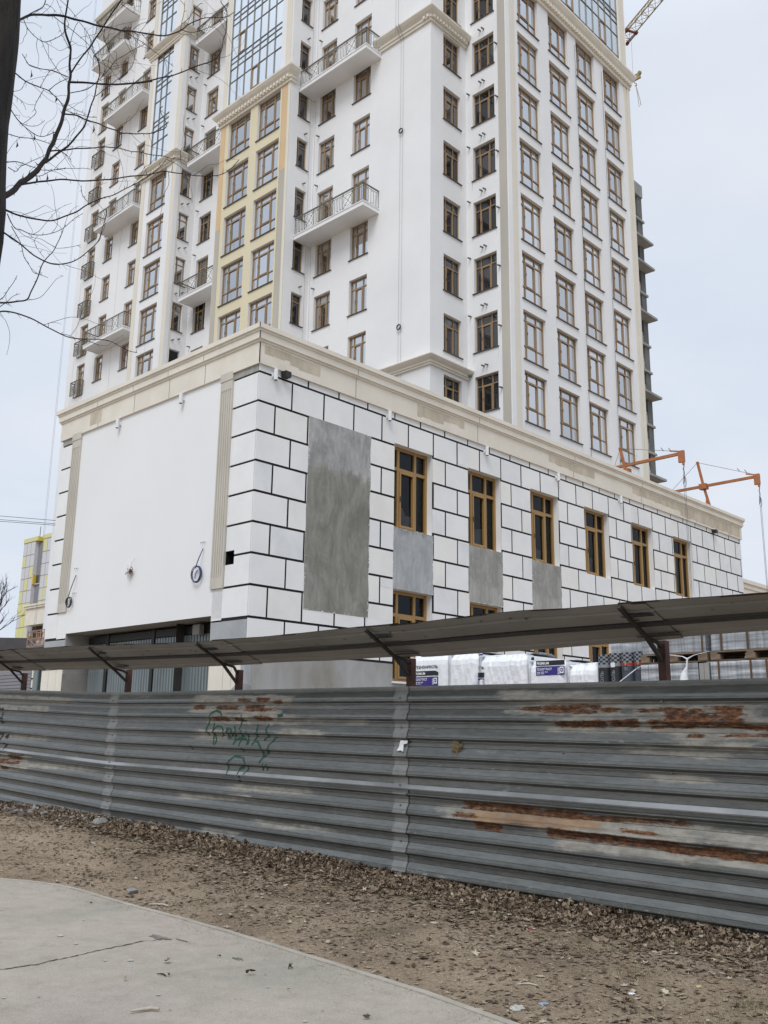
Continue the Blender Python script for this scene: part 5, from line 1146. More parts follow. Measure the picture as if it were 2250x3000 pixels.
# dry grass, straw bits and twigs on the earth
mb=MB(); col=[]
for _ in range(24000):
    s=rl.uniform(-1.5,9 if rl.random()<.8 else 14); n=rl.uniform(.1,pw(EDGE,s)-.02)
    if noise.noise(Vector((s*.8,n*.9,1)))<-.25: continue
    if rl.random()<.07: n=pw(EDGE,s)+.05+abs(rl.gauss(0,.14))
    l=rl.uniform(.008,.035) if rl.random()<.96 else rl.uniform(.05,.15); a=rl.uniform(0,6.3); z=(zg(s,n) if n<pw(EDGE,s) else .007)+.004; w=rl.uniform(.0012,.003)
    i=len(mb.v); dx,dy=math.cos(a)*l,math.sin(a)*l; h=rl.uniform(0,.012)
    mb.v+=[(s-w*math.sin(a),n+w*math.cos(a),z),(s+w*math.sin(a),n-w*math.cos(a),z),(s+dx,n+dy,z+h),]; mb.f.append((i,i+1,i+2)); mb.m.append(0); mb.sm.append(False)
    c=rl.choice((.3,.5,.7,.95,1)); col+=[c]*3
o=mb.build('ground_debris',ml,None,(0,0,0),FF); tag(o,'straw bits and tiny twigs strewn over the bare earth','debris',kind='stuff')
at=o.data.attributes.new('tone','FLOAT','POINT'); at.data.foreach_set('value',col)
# new grass tufts
M['grass']=mat('thin_grass',(.085,.10,.040),.8,col2=(.16,.14,.07),vs=6)
mb=MB()
for cs,cn,k in [(rl.uniform(-1,6),rl.uniform(.15,2.2),rl.randint(25,60)) for _ in range(34)]+[(.45,1.35,160),(-.4,1.5,150),(.9,.9,120),(3.4,.55,200),(2.2,.7,140),(6.8,.6,140)]:
    for _ in range(k):
        s=cs+rl.gauss(0,.12); n=max(.05,cn+rl.gauss(0,.10)); z=zg(s,n); h=rl.uniform(.012,.045); a=rl.uniform(0,6.3); w=.0016
        mb.quad((s-w,n,z),(s+w,n,z),(s+.3*h*math.cos(a)+w*.2,n+.3*h*math.sin(a),z+h),(s+.3*h*math.cos(a)-w*.2,n+.3*h*math.sin(a),z+h))
tag(mb.build('grass_tufts',M['grass'],None,(0,0,0),FF),'thin green grass blades growing through the leaf litter','grass',kind='stuff')
# dry weed stalks by the fence
mb=MB()
for s in (2.2,2.5,3.3,3.6,4.3,4.6,5.3,.9,1.3,1.6):
    for _ in range(2): mb.tube([(s,.09,zg(s,.09)),(s+rl.uniform(-.03,.03),.08+rl.uniform(-.02,.02),zg(s,.09)+rl.uniform(.08,.13)),(s+rl.uniform(-.08,.08),.08+rl.uniform(-.02,.04),zg(s,.09)+rl.uniform(.15,.30))],[.0022,.0015,.0008],4)
tag(mb.build('weed_stalks',M['straw'],None,(0,0,0),FF),'thin dry weed stalks standing against the fence foot','weeds',kind='stuff')
# rubble
M['rock']=mat('broken_concrete',(.33,.335,.335),.9,col2=(.20,.20,.195),vs=9,bump=.4,bs=30,detail=8)
M['rock_b']=mat('brown_rubble',(.19,.15,.12),.95,col2=(.10,.08,.065),vs=9,bump=.4,bs=30,detail=8)
def rock_mesh(seed):
    bm=bmesh.new(); bmesh.ops.create_icosphere(bm,subdivisions=2,radius=1)
    for v in bm.verts:
        d=1+.55*noise.noise(v.co*1.1+Vector((seed*7.3,0,0)))+.2*noise.noise(v.co*3+Vector((0,seed*3.1,0)))
        v.co=Vector((v.co.x*d,v.co.y*d*.75,v.co.z*d*.5))
    for k in range(3):
        nn=Vector((math.sin(seed*3+k*2),math.cos(seed*5+k),math.sin(seed+k*4)*.7)).normalized()
        for v in bm.verts:
            t=v.co.dot(nn)-.52
            if t>0: v.co-=nn*t
    me=bpy.data.meshes.new('rock'); bm.to_mesh(me); bm.free(); return me
RM=[]
for k in range(5):
    me=rock_mesh(k+1); me.materials.append(M['rock']); RM.append(me)
RB=[]
for k in range(3):
    me=rock_mesh(k+11); me.materials.append(M['rock_b']); RB.append(me)
def rock(me,s,n,r,label,group=None,name='rock'):
    o=put(me,name,None,(s,n,zg(s,n)+r*.22),FF,rz=rl.uniform(0,6.3)); o.scale=(r*rl.uniform(.8,1.3),r*rl.uniform(.8,1.2),r*rl.uniform(.7,1.2)); return tag(o,label,'rock',group)
for i in range(62):
    s=rl.uniform(9.6,12.9); n=abs(rl.gauss(0,.20))+.03
    rock(rl.choice(RM),s,n,rl.uniform(.03,.10),'grey chunk of broken concrete in the rubble at the far left foot of the fence','rubble chunks against the fence')
for i in range(34):
    s=rl.uniform(10.5,14.5); n=abs(rl.gauss(0,.22))+.02
    rock(rl.choice(RB),s,n,rl.uniform(.04,.14),'dark brown lump in the rubble at the far left foot of the fence','brown lumps against the fence')
rock(RM[1],9.55,.22,.13,'largest flat grey concrete slab chunk lying at the right end of the rubble')
rock(RM[3],11.75,.12,.12,'pointed grey chunk standing upright in the rubble by the fence').rotation_euler=(1.2,.4,2)
rock(RM[2],5.59,2.06,.075,'pale grey stone alone on the earth near the pavement edge')
M['yellowbit']=mat('yellow_wrapper',(.62,.52,.25),.7,var=.3,vs=20); M['blue']=mat('blue_wrapper',(.30,.42,.52),.5,var=.3,vs=20); M['paper']=mat('dirty_paper',(.47,.46,.40),.85,var=.3,vs=25); M['red']=mat('red_wrapper',(.25,.02,.05),.5)
def crumple(name,s,n,r,m,label,cat,h=.5,seed=1,surf=None):
    r*=.62
    bm=bmesh.new(); bmesh.ops.create_icosphere(bm,subdivisions=3,radius=1)
    for v in bm.verts:
        d=1+.5*noise.noise(v.co*1.7+Vector((seed*5,0,0)))+.35*abs(noise.noise(v.co*3.5+Vector((0,seed*5,0))))
        v.co=Vector((v.co.x*d*r,v.co.y*d*r*.7,v.co.z*d*r*h*.5))
    me=bpy.data.meshes.new(name); bm.to_mesh(me); bm.free(); me.materials.append(m)
    r*=.0+1; z=(zg(s,n) if surf is None else surf)+r*h*.35
    o=put(me,name,None,(s,n,z),FF,rz=rl.uniform(0,6.3)); return tag(o,label,cat)
crumple('crumpled_paper',.59,2.49,.085,M['paper'],'flat crumpled greyish paper on the earth near the pavement edge','paper',.35,1)
crumple('wrapper',.54,2.29,.05,M['blue'],'small light blue wrapper lying on the earth beside the crumpled paper','wrapper',.4,2)
crumple('wrapper',1.72,.80,.035,M['red'],'small dark red wrapper among the leaves near the fence','wrapper',.4,3)
crumple('wrapper',.02,1.36,.035,M['yellowbit'],'pale yellow scrap on the leaves, the one nearer the pavement','scrap',.6,4)
crumple('wrapper',.25,.66,.035,M['yellowbit'],'pale yellow scrap on the leaves, the one nearer the fence','scrap',.6,5)
crumple('paper_scrap',.27,1.75,.032,M['lamp'],'small white torn scrap with blue shade between leaves and bare earth','paper',.5,6)
crumple('paper_scrap',.1,1.02,.05,M['paper'],'long pale paper scrap lying on the leaf litter at the right','paper',.2,7)
crumple('wrapper',9.55,.55,.06,M['yellowbit'],'yellow crumpled wrapper at the edge of the concrete rubble','wrapper',.5,8)
def stick(s,n,l,a,r,label,surf=None,m='straw'):
    b=MB(); z=(zg(s,n) if surf is None else surf)+r*1.2
    p=[(s+l*(t-.5)*math.cos(a)+.02*math.sin(t*5),n+l*(t-.5)*math.sin(a)+.012*math.cos(t*7),z+(0 if surf is not None else .003*math.sin(t*4))) for t in (0,.3,.6,1)]
    b.tube(p,[r*.7,r,r*.9,r*.5],6); 
    b.tube([p[1],(p[1][0]+.03,p[1][1]+.03,z)],r*.5,4)
    return tag(b.build('stick',M[m],None,(s,n,z),FF),label,'stick')
M['bone']=mat('bleached_wood',(.52,.46,.37),.8,var=.25,vs=20)
stick(4.85,2.22,.24,.35,.009,'bleached white stick on the bare earth beside the pale grey stone','bone' and None,'bone')
stick(1.95,4.14,.17,1.0,.011,'short broken whitish twig lying on the near pavement',.006,'bone')
stick(.85,2.04,.16,.5,.007,'pale stick on the earth above the crumpled paper',None,'bone')
stick(2.6,3.62,.10,.2,.005,'thin dark twig on the pavement beside a curled leaf',.006,'twig')
stick(.2,2.86,.30,.1,.006,'long thin dry twig lying along the pavement edge',.016,'twig')
# single curled leaves on the pavement
LV=[(5.27,2.69,.075,'dry leaf near the far pavement edge where the edge bends'),(2.86,3.40,.085,'curled dry leaf in the middle of the pavement, right of the crack'),(2.55,3.60,.05,'small dry leaf beside the thin dark twig on the pavement'),(2.64,3.86,.05,'small yellowish leaf on the pavement closest to the camera side of the crack'),(2.24,3.19,.10,'big dark crumpled leaf in the middle of the pavement'),(2.17,2.90,.06,'small dark leaf close to the pavement edge strip'),(2.77,3.05,.05,'thin dry leaf behind the big dark crumpled leaf on the pavement'),(1.0,3.31,.06,'dark leaf on the pavement at the bottom right'),(1.75,3.25,.04,'pale dry leaf right of the big dark crumpled leaf on the pavement')]
for i,(s,n,sz,lab) in enumerate(LV):
    sz*=.68
    mb=MB(); col=[]
    p=Vector((s,n,.012+sz*.12))
    for k in range(3 if sz>.07 else 2):
        add_leaf(mb,col,p+Vector((rl.uniform(-.3,.3)*sz,rl.uniform(-.3,.3)*sz,rl.uniform(0,.12)*sz)),sz*rl.uniform(.7,1.1),rl.uniform(0,6.3),rl.gauss(0,.5),rl.gauss(0,.6),rl.uniform(.3,.9),(.12 if 'dark' in lab else .5 if 'yellow' not in lab else .85),rl.choice((0,1,1,2)))
    o=mb.build('dry_leaf',ml,None,(s,n,.006),FF); tag(o,lab,'leaf','single dry leaves on the pavement')
    at=o.data.attributes.new('tone','FLOAT','POINT'); at.data.foreach_set('value',col)

# ------------------------------------------------------------------ MATERIALS STORED BEHIND THE FENCE
ZB=.1
FNT=None
def text_mesh(body,h,bold=True,spacing=1.0):
    cu=bpy.data.curves.new('lettering','FONT'); cu.body=body; cu.size=1; cu.resolution_u=3
    if bold: cu.offset=.022
    cu.space_character=spacing
    o=bpy.data.objects.new('lettering',cu); C.objects.link(o)
    bpy.context.view_layer.update()
    me=bpy.data.meshes.new_from_object(o.evaluated_get(bpy.context.evaluated_depsgraph_get()))
    bpy.data.objects.remove(o); bpy.data.curves.remove(cu)
    vs=[v.co.copy() for v in me.vertices]; fs=[tuple(p.vertices) for p in me.polygons]
    bpy.data.meshes.remove(me)
    x0=min(v.x for v in vs);x1=max(v.x for v in vs);y0=min(v.y for v in vs);y1=max(v.y for v in vs)
    k=h/(y1-y0)
    return [((v.x-x0)*k,(v.y-y0)*k) for v in vs],fs,(x1-x0)*k
def put_text(mb,body,x,z,h,m,fn,width=None,bold=True):
    vs,fs,w=text_mesh(body,h,bold); kx=(width/w) if width else 1
    i=len(mb.v)
    for a,b in vs: mb.v.append(fn(x+a*kx,z+b))
    for f in fs: mb.f.append(tuple(i+q for q in f)); mb.m.append(m); mb.sm.append(False)
    return w*kx
M['wrap']=mat('white_wrap',(.80,.81,.83),.25,spec=.6,var=.07,vs=2,bump=.5,bs=11)
M['ink_k']=mat('black_print',(.014,.014,.018),.45); M['ink_v']=mat('violet_print',(.035,.022,.19),.45); M['ink_w']=mat('white_print',(.78,.78,.80),.5)
YF=-5.5
def pack_top(s,base,seed): return base+.025*noise.noise(Vector((s*7,seed,0)))
def folds(s,z,amp,seed): return amp*(noise.noise(Vector((s*9+z*1.5,z*1.1,seed)))+.6*noise.noise(Vector((s*20-z*4,z*3.2,seed+3)))+.4*abs(noise.noise(Vector((s*5+z*6,z*5,seed+8)))))
def pack(s0,s1,ztp,label,amp,seed,print_=None,depth=1.0):
    t=thing('wrapped_pack',label,'pack',((s0+s1)/2,YF-depth/2,ZB),FF,'white wrapped packs behind the fence')
    mb=MB(); nx=max(8,int((s1-s0)/.025)); nz_=34
    def surf(u,z):  # front skin
        edge_=min(u-s0,s1-u); r=.11
        y=YF-(r-min(r,edge_))**2/r*1.0
        top=(ztp-z); y-= max(0,.14-top)**2*5
        return (u,y+folds(u,z,amp,seed),min(z,1e9))
    rows=[]
    for j in range(nz_+1):
        f=j/nz_; rows.append([])
        for i in range(nx+1):
            u=lerp(s0,s1,i/nx); zt=pack_top(u,ztp,seed); z=lerp(ZB,zt,f); rows[-1].append(surf(u,z))
    for a,b in zip(rows,rows[1:]):
        for i in range(nx): mb.quad(a[i],a[i+1],b[i+1],b[i],0,True)
    tp=rows[-1]
    # gathered plastic on top and the other sides
    prev=tp
    for k,(dy,dz) in enumerate(((-.12,.03),(-.4,.055),(-.75,.05),(-depth,-.03))):
        cur=[(p[0],YF+dy+.02*noise.noise(Vector((p[0]*8,k,seed))),p[2]+dz+.03*noise.noise(Vector((p[0]*11,k*3,seed)))) for p in tp]
        for i in range(nx): mb.quad(prev[i],prev[i+1],cur[i+1],cur[i],0,True)
        prev=cur
    for x in (s0,s1):
        mb.quad((x,YF-.05,ZB),(x,YF-depth,ZB),(x,YF-depth,ztp),(x,YF-.05,ztp))
    mb.quad((s0,YF-depth,ZB),(s1,YF-depth,ZB),(s1,YF-depth,ztp),(s0,YF-depth,ztp))
    b=((s0+s1)/2,YF-depth/2,ZB)
    mb.build('plastic_wrap',M['wrap'],t,b)
    if print_:
        pr=MB()
        def fn(x,z):  # x measured from the left seen from the pavement (s decreasing)
            s=print_['s']-x; return (s,YF+folds(s,z,amp,seed)+.006,z)
        def fn2(x,z): q=fn(x,z); return (q[0],q[1]+.004,q[2])
        def rect(x0,x1,z0,z1,m,F=fn,cut=0):
            n=8
            for i in range(n):
                a,c=lerp(x0,x1,i/n),lerp(x0,x1,(i+1)/n)
                pr.quad(F(a,z0),F(c,z0),F(c,z1-(cut if i==n-1 else 0)),F(a,z1),m)
        print_['draw'](pr,fn,fn2,rect)
        pr.split('printed_label',[M['ink_k'],M['ink_v'],M['ink_w']],t)
    return t
def icon(pr,fn2,x,z):
    fq=lambda a,b_,c,d,m:pr.quad(fn2(x+a,z+b_),fn2(x+c,z+b_),fn2(x+c,z+d),fn2(x+a,z+d),m)
    fq(0,.0,.032,.10,2)
    for k in range(4): q=lambda a,b_:(fn2(x+a,z+b_)[0],fn2(x+a,z+b_)[1]+.004,fn2(x+a,z+b_)[2]); pr.quad(q(.006,.014+.022*k),q(.026,.014+.022*k),q(.026,.026+.022*k),q(.006,.026+.022*k),1)
    fq(.038,.012,.115,.115,2)
    c=[(.077,.028),(.101,.05),(.101,.096),(.053,.096),(.053,.05)]
    pr.poly([(lambda p:(p[0],p[1]+.004,p[2]))(fn2(x+a,z+b_)) for a,b_ in c],1)
    c=[(.077,.045),(.089,.066),(.077,.085),(.065,.066)]
    pr.poly([(lambda p:(p[0],p[1]+.008,p[2]))(fn2(x+a,z+b_)) for a,b_ in c],2)
def lab_full(z0):
    def draw(pr,fn,fn2,rect):
        # emblem: black tilted block with white letters
        pr.poly([fn(.0,z0+.285),fn(.07,z0+.265),fn(.085,z0+.30),fn(.085,z0+.375),fn(.02,z0+.395),fn(.0,z0+.355)],0)
        put_text(pr,'TN',.014,z0+.305,.045,2,fn2,.058)
        put_text(pr,'ТЕХНОНИКОЛЬ',.115,z0+.30,.055,0,fn,.545)
        rect(.08,.68,z0+.172,z0+.258,0,fn,.03); put_text(pr,'PREMIUM',.115,z0+.19,.045,2,fn2,.25)
        rect(.08,.675,z0-.012,z0+.152,1,fn); put_text(pr,'ТЕХНОЭЛАСТ',.105,z0+.085,.045,2,fn2,.31)
        for k,w in ((0,.22),(1,.17)): 
            for i in range(int(w/.013)): 
                if i%6!=5: pr.quad(fn2(.112+i*.013,z0+.05-k*.028),fn2(.121+i*.013,z0+.05-k*.028),fn2(.121+i*.013,z0+.064-k*.028),fn2(.112+i*.013,z0+.064-k*.028),2)
        icon(pr,fn2,.535,z0+.015)
    return draw
def lab_half(z0,full=False):
    def draw(pr,fn,fn2,rect):
        if full: pr.poly([fn(-.10,z0+.26),fn(-.03,z0+.25),fn(-.03,z0+.30),fn(-.08,z0+.31)],0); pr.poly([fn(-.07,z0-.22),fn(.01,z0-.23),fn(.01,z0-.16),fn(-.05,z0-.165)],0)
        rect(0,.56,z0+.155,z0+.235,0); put_text(pr,'PREMIUM',.02,z0+.172,.042,2,fn2,.235)
        rect(0,.555,z0,z0+.14,1); put_text(pr,'ТЕХНОЭЛАСТ',.02,z0+.078,.04,2,fn2,.29)
        for k,w in ((0,.21),(1,.16)):
            for i in range(int(w/.013)):
                if i%6!=5: pr.quad(fn2(.025+i*.013,z0+.046-k*.026),fn2(.034+i*.013,z0+.046-k*.026),fn2(.034+i*.013,z0+.059-k*.026),fn2(.025+i*.013,z0+.059-k*.026),2)
        icon(pr,fn2,.425,z0+.012)
    return draw
def lab_edge(z0):
    def draw(pr,fn,fn2,rect):
        rect(.0,.12,z0+.355,z0+.48,1); icon(pr,fn2,.0,z0+.37)
        put_text(pr,'ОЛЬ',.0,z0+.12,.055,0,fn,.125)
        rect(.0,.135,z0-.02,z0+.065,0); rect(.0,.135,z0-.19,z0-.035,1); icon(pr,fn2,.008,z0-.17)
    return draw
pack(8.06,8.98,2.95,'white wrapped pack with the full black and violet printed label, beside the red fence post',.010,1,dict(s=8.93,draw=lab_full(2.42)))
pack(7.36,8.04,2.93,'white wrapped pack without print, its wrinkled side between two printed packs',.030,2)
pack(6.33,7.34,2.86,'white wrapped pack with only the end of its printed label at its left edge',.026,3,dict(s=7.335,draw=lab_edge(2.54)))
pack(5.57,6.31,2.73,'white wrapped pack with printed black and violet stripes, next to the short plain pack',.008,4,dict(s=6.12,draw=lab_half(2.515,True)))
pack(4.99,5.55,2.645,'short plain white wrapped pack next to the black roofing rolls',.026,5)
# roofing rolls standing on end
M['roll_k']=mat('black_roll',(.016,.017,.02),.6); M['roll_g']=mat('slate_roll',(.055,.065,.085),.6); M['band']=mat('grey_band',(.22,.24,.26),.6); M['redband']=mat('red_band',(.36,.03,.03),.55); M['tanband']=mat('tan_band',(.34,.27,.17),.6)
def roll(s,y,ztp,grey,label):
    r=.098; t=thing('roofing_roll',label,'roll',(s,y,ztp-1.0),FF,'roofing rolls standing behind the fence')
    b=(s,y,ztp-1.0); mb=MB(); n=28
    def P(a,z,k=1): return (s+r*k*math.cos(a),y+r*k*math.sin(a),z)
    for i in range(n):
        a0,a1=2*math.pi*i/n,2*math.pi*(i+1)/n
        zs=[(ztp-1.0,ztp-.20,1 if grey else 0),(ztp-.20,ztp-.155,4 if grey else 2)]
        for q0,q1,m in zs: mb.quad(P(a0,q0),P(a1,q0),P(a1,q1),P(a0,q1),m,True)
        for k in range(5):
            z0=ztp-.155+k*.031; mb.quad(P(a0,z0),P(a1,z0),P(a1,z0+.031),P(a0,z0+.031),2 if (i//2+k)%2 else 0,True)
        mb.quad(P(a0,ztp),P(a1,ztp),P(a1,ztp-.01,.3),P(a0,ztp-.01,.3),0)
    if grey:
        for i in range(n):
            a0,a1=2*math.pi*i/n,2*math.pi*(i+1)/n
            if i%7!=0: mb.quad(P(a0,ztp-.197,1.012),P(a1,ztp-.197,1.012),P(a1,ztp-.158,1.012),P(a0,ztp-.158,1.012),3,True)
    mb.build('roll_wrap',[M['roll_k'],M['roll_g'],M['band'],M['redband'],M['tanband']],t,b)
    # lettering reading upwards, wrapped round the roll
    pr=MB()
    def fn(x,z,k=1.03):   # x runs up the roll, z across it
        a=math.pi/2+.10-(z)/r
        return (s+r*k*math.cos(a),y+r*k*math.sin(a),ztp-.98+x)
    if grey:
        put_text(pr,'ТЕХНОНИКОЛЬ',.12,-.02,.05,0,lambda x,z:fn(.64-x,-z),.60)
        q=lambda a,c:fn(.74+c*.0+a,0+c)
        pr.poly([q(-.06,-.03),q(.0,-.035),q(.05,-.02),q(.05,.03),q(.0,.035),q(-.06,.03)],0); put_text(pr,'TN',-.03,-.03,.05,1,lambda x,z:fn(.735+z,-x,1.05),.06)
    else:
        put_text(pr,'ТЕХНОНИКОЛЬ',0,-.02,.055,1,lambda x,z:fn(.12+x,z),.60)
    pr.split('lettering',[M['ink_k'],M['band']],t)
    return t
roll(4.895,YF-.1,2.80,False,'black roofing roll beside the short plain pack, leftmost of the four rolls')
RT=roll(4.705,YF-.12,2.815,False,'black roofing roll with a small white sticker')
b=MB(); b.poly([(4.705+.100*1.06*math.cos(math.pi/2+a),YF-.12+.100*1.06*math.sin(math.pi/2+a),z) for a,z in ((.35,2.60),(-.35,2.60),(-.35,2.67),(.35,2.67))]); b.build('sticker',M['lamp'],RT,(4.705,YF-.12,1.815))
roll(4.50,YF-.12,2.815,True,'slate grey roofing roll with a red band, the one fully in view')
roll(4.295,YF-.14,2.82,True,'slate grey roofing roll with a red band, half hidden by the pallet')
b=MB(); b.box(4.15,5.0,YF-.5,YF+.02,ZB,1.81)
tag(b.build('crate',M['concrete'],None,(4.6,YF-.25,ZB),FF),'grey crate carrying the four roofing rolls','crate')
# pallets with film-wrapped grey blocks
M['pal']=mat('pallet_wood',(.235,.17,.115),.85,col2=(.13,.09,.06),vs=4,stretch=(1,6,6)); M['strap']=mat('brown_strap',(.10,.055,.025),.6)
mw=bpy.data.materials.new('film_wrapped_block'); mw.use_nodes=True
nt=mw.node_tree; N=nt.nodes; L=nt.links; bs=N['Principled BSDF']; bs.inputs['Roughness'].default_value=.28
tc=N.new('ShaderNodeTexCoord')
aa=ramp(nzs(2.2,7,(.35,.35,6),.65),[(.34,(.20,.21,.22)),(.5,(.34,.355,.37)),(.66,(.62,.64,.66))])  # pale horizontal stripes paint the film's highlights into the base colour
bb=ramp(nzs(3,3,(9,9,.4)),[(.4,(.78,.78,.78)),(.6,(1.05,1.05,1.05))])
L.new(mix(aa.outputs['Color'],bb.outputs['Color'],1.0,'MULTIPLY'),bs.inputs['Base Color'])
bu=N.new('ShaderNodeBump'); bu.inputs['Strength'].default_value=.5; bu.inputs['Distance'].default_value=.02; L.new(nzs(5,5,(.4,.4,5)),bu.inputs['Height']); L.new(bu.outputs['Normal'],bs.inputs['Normal'])
def blocks_stack(s0,s1,y0,z0,z1,label,straps=(),seed=0):
    d=.9; c=((s0+s1)/2,y0-d/2,z0); t=thing('block_stack',label,'blocks',c,FF,'film wrapped block stacks behind the fence')
    mb=MB(); n=26; m=10; rows=[]
    for j in range(m+1):
        z=lerp(z0,z1,j/m); r=[]
        for i in range(n+1):
            s=lerp(s0,s1,i/n); r.append((s,y0+.012*noise.noise(Vector((s*6,z*6,seed)))+(.012 if abs(((s-s0)/.2)%1-.5)<.42 else -.004),z))
        rows.append(r)
    for a,b in zip(rows,rows[1:]):
        for i in range(n): mb.quad(a[i],a[i+1],b[i+1],b[i])
    mb.box(s0+.01,s1-.01,y0-d,y0-.02,z0,z1-.004)
    mb.build('film_wrap',mw,t,c)
    for s in straps:
        b=MB(); b.box(s-.012,s+.012,y0+.014,y0+.026,z0,z1); b.box(s-.012,s+.012,y0-d,y0+.026,z1,z1+.006); b.build('strap',M['strap'],t,c)
    return t
def pallet(s0,s1,y0,z0,label):
    d=.9; c=((s0+s1)/2,y0-d/2,z0); t=thing('wooden_pallet',label,'pallet',c,FF,'wooden pallets between the block stacks')
    b=MB()
    for k in range(7): y=y0-d+k*(d-.1)/6; b.box(s0,s1,y,y+.1,z0+.118,z0+.14)
    for s in (s0,(s0+s1)/2-.05,s1-.1): b.box(s,s+.1,y0-d,y0,z0+.096,z0+.117)
    b.build('deck',M['pal'],t,c)
    b=MB()
    for s in (s0,(s0+s1)/2-.07,s1-.14):
        for y in (y0-.12,y0-d/2-.06,y0-d): b.box(s,s+.14,y,y+.12,z0+.016,z0+.095)
    b.split('spacer_block',M['pal'],t)
    b=MB()
    for y in (y0-.11,y0-d/2-.05,y0-d+.01): b.box(s0,s1,y,y+.1,z0,z0+.0155)
    b.build('skid',M['pal'],t,c)
    return t
PY=YF+.02
blocks_stack(3.30,4.20,PY,ZB,2.61,'film wrapped grey blocks under the left pallet, beside the roofing rolls',(),1)
pallet(3.15,4.20,PY,2.62,'wooden pallet next to the roofing rolls, a twisted film tail hanging from it')
blocks_stack(3.18,4.18,PY-.03,2.765,3.45,'film wrapped grey blocks on the left pallet under the canopy',(3.22,),2)
blocks_stack(1.95,3.10,PY,ZB,2.61,'film wrapped grey blocks under the right pallet at the picture edge',(2.98,2.52,2.30),3)
pallet(1.95,3.10,PY,2.62,'wooden pallet at the right picture edge between strapped block stacks')
blocks_stack(1.95,3.08,PY-.02,2.765,3.5,'film wrapped grey blocks on the right pallet with brown straps',(2.93,2.55,2.22,2.05),4)
blocks_stack(4.25,5.62,-7.0,ZB,3.12,'tall film wrapped stack standing behind the roofing rolls',(),5)
b=MB(); b.box(3.135,3.205,PY-.3,PY+.0,ZB,2.6); b.box(3.215,3.285,PY-.3,PY-.01,ZB,2.6)
tag(b.build('concrete_post',M['concrete'],None,(3.2,PY-.2,ZB),FF),'pair of dark concrete posts standing between the two block stacks','post')
b=MB(); b.tube([(3.75,PY+.02,2.74),(3.50,PY+.05,2.70),(3.42,PY+.07,2.66)],[.004,.007,.014],5); b.tube([(3.1,PY+.02,2.76),(3.33,PY+.05,2.71),(3.42,PY+.07,2.66)],[.003,.006,.014],5); b.tube([(3.42,PY+.07,2.66),(3.44,PY+.06,2.55),(3.49,PY+.05,2.45),(3.5,PY+.05,2.2),(3.5,PY+.04,1.9)],[.014,.014,.05,.085,.08],9)
tag(b.build('film_tail',M['wrap'],None,(3.45,PY+.05,2.0),FF),'twisted tail of white stretch film hanging below the left pallet','film')
b=MB(); b.bar((4.62,YF+.12,2.30),(4.24,YF+.1,2.55),.012,.006,up=(0,1,0)); b.bar((4.24,YF+.1,2.55),(4.19,PY+.03,2.59),.01,.006)
tag(b.build('film_strip',M['wrap'],None,(4.4,YF+.1,2.3),FF),'loose strip of white film stretched from the rolls to the pallet','film')
b=MB(); b.poly([(6.95,-.32,2.05),(7.5,-.36,2.06),(7.25,-.30,2.165),(6.85,-.26,2.165)]); b.poly([(6.95,-.32,2.04),(7.5,-.36,2.05),(7.5,-.36,1.5),(6.95,-.32,1.5)])
tag(b.build('board',M['lamp'],None,(7.2,-.3,1.5),FF),'pale board leaning behind the fence beside a red post','board')
# ------------------------------------------------------------------ ROOF OUTRIGGERS WITH HANGING LINES
def davit(u,vt,zb,vr,hub,top,label,foot):
    t=thing('roof_outrigger',label,'outrigger',(u,hub[0],9.9),FB,'orange roof outriggers')
    b=MB(); P=lambda v,z:(u,v,z)
    b.bar(P(vt,zb+.02),P(vr,zb-.02),.085,.11); b.build('beam',M['davit'],t,(u,hub[0],9.9))
    b=MB(); b.bar(P(hub[0],hub[1]),P(*top),.09,.09); b.box(u-.05,u+.05,top[0]-.05,top[0]+.05,top[1]-.04,top[1]+.03); b.build('king_post',M['davit'],t,(u,hub[0],9.9))
    b=MB(); b.bar(P(hub[0],hub[1]),P(*foot),.09,.09); b.box(u-.13,u+.13,hub[0]-.16,hub[0]+.16,hub[1]-.13,hub[1]+.10)
    m_=((hub[0]+foot[0])/2,(hub[1]+foot[1])/2)
    b.bar(P(*m_),(u+.35,foot[0]-.1,9.9),.06); b.bar(P(*m_),(u-.35,foot[0]+.1,9.9),.06); b.bar(P(*foot),P(foot[0],9.9),.08); b.build('stand',M['davit'],t,(u,hub[0],9.9))
    b=MB(); b.box(u-.06,u+.06,vt-.10,vt+.12,zb-.32,zb+.12); b.bar(P(vt+.05,zb+.1),P(vt+.45,zb+.2),.05); b.tube([P(vt-.05,zb-.3),P(vt-.05,zb-.42)],.05,8); b.build('head',M['davit'],t,(u,hub[0],9.9))
    b=MB(); b.tube([P(*top),P(vt+.1,zb+.12)],.009,4); b.tube([P(*top),P(vr,zb+.05)],.009,4)
    for k in (.30,.18): q=lerp(1,0,k); b.tube([(u,lerp(top[0],vt,1-k)-.05,lerp(top[1],zb+.12,1-k)-.05),(u,lerp(top[0],vt,1-k)+.05,lerp(top[1],zb+.12,1-k)+.1)],.016,5)
    b.build('stay_cable',M['steel'],t,(u,hub[0],9.9))
    b=MB()
    for d in (-.05,.07): b.tube([(u+d*.4,vt-.05+d*.3,zb-.35),(u+d,vt-.05,zb-1.0),(u+d*.8,vt-.05,zb-4),(u+d*.9,vt-.03,.2)],.008,4)
    b.tube([(u+.02+.13*math.cos(a),vt-.05,zb-1.05+.2*math.sin(a)) for a in [i*math.pi/7 for i in range(15)]],.009,4); b.tube([(u+.05*math.sin(i*2.2),vt-.05,zb-.4-.09*i) for i in range(9)],.018,5)
    b.build('hoist_cable',M['steel'],t,(u,hub[0],9.9))
davit(19.0,-.86,11.70,1.9,(1.42,11.44),(1.62,12.40),'orange roof outrigger overlapping the tower, its stand hidden behind the cornice',(1.40,10.4))
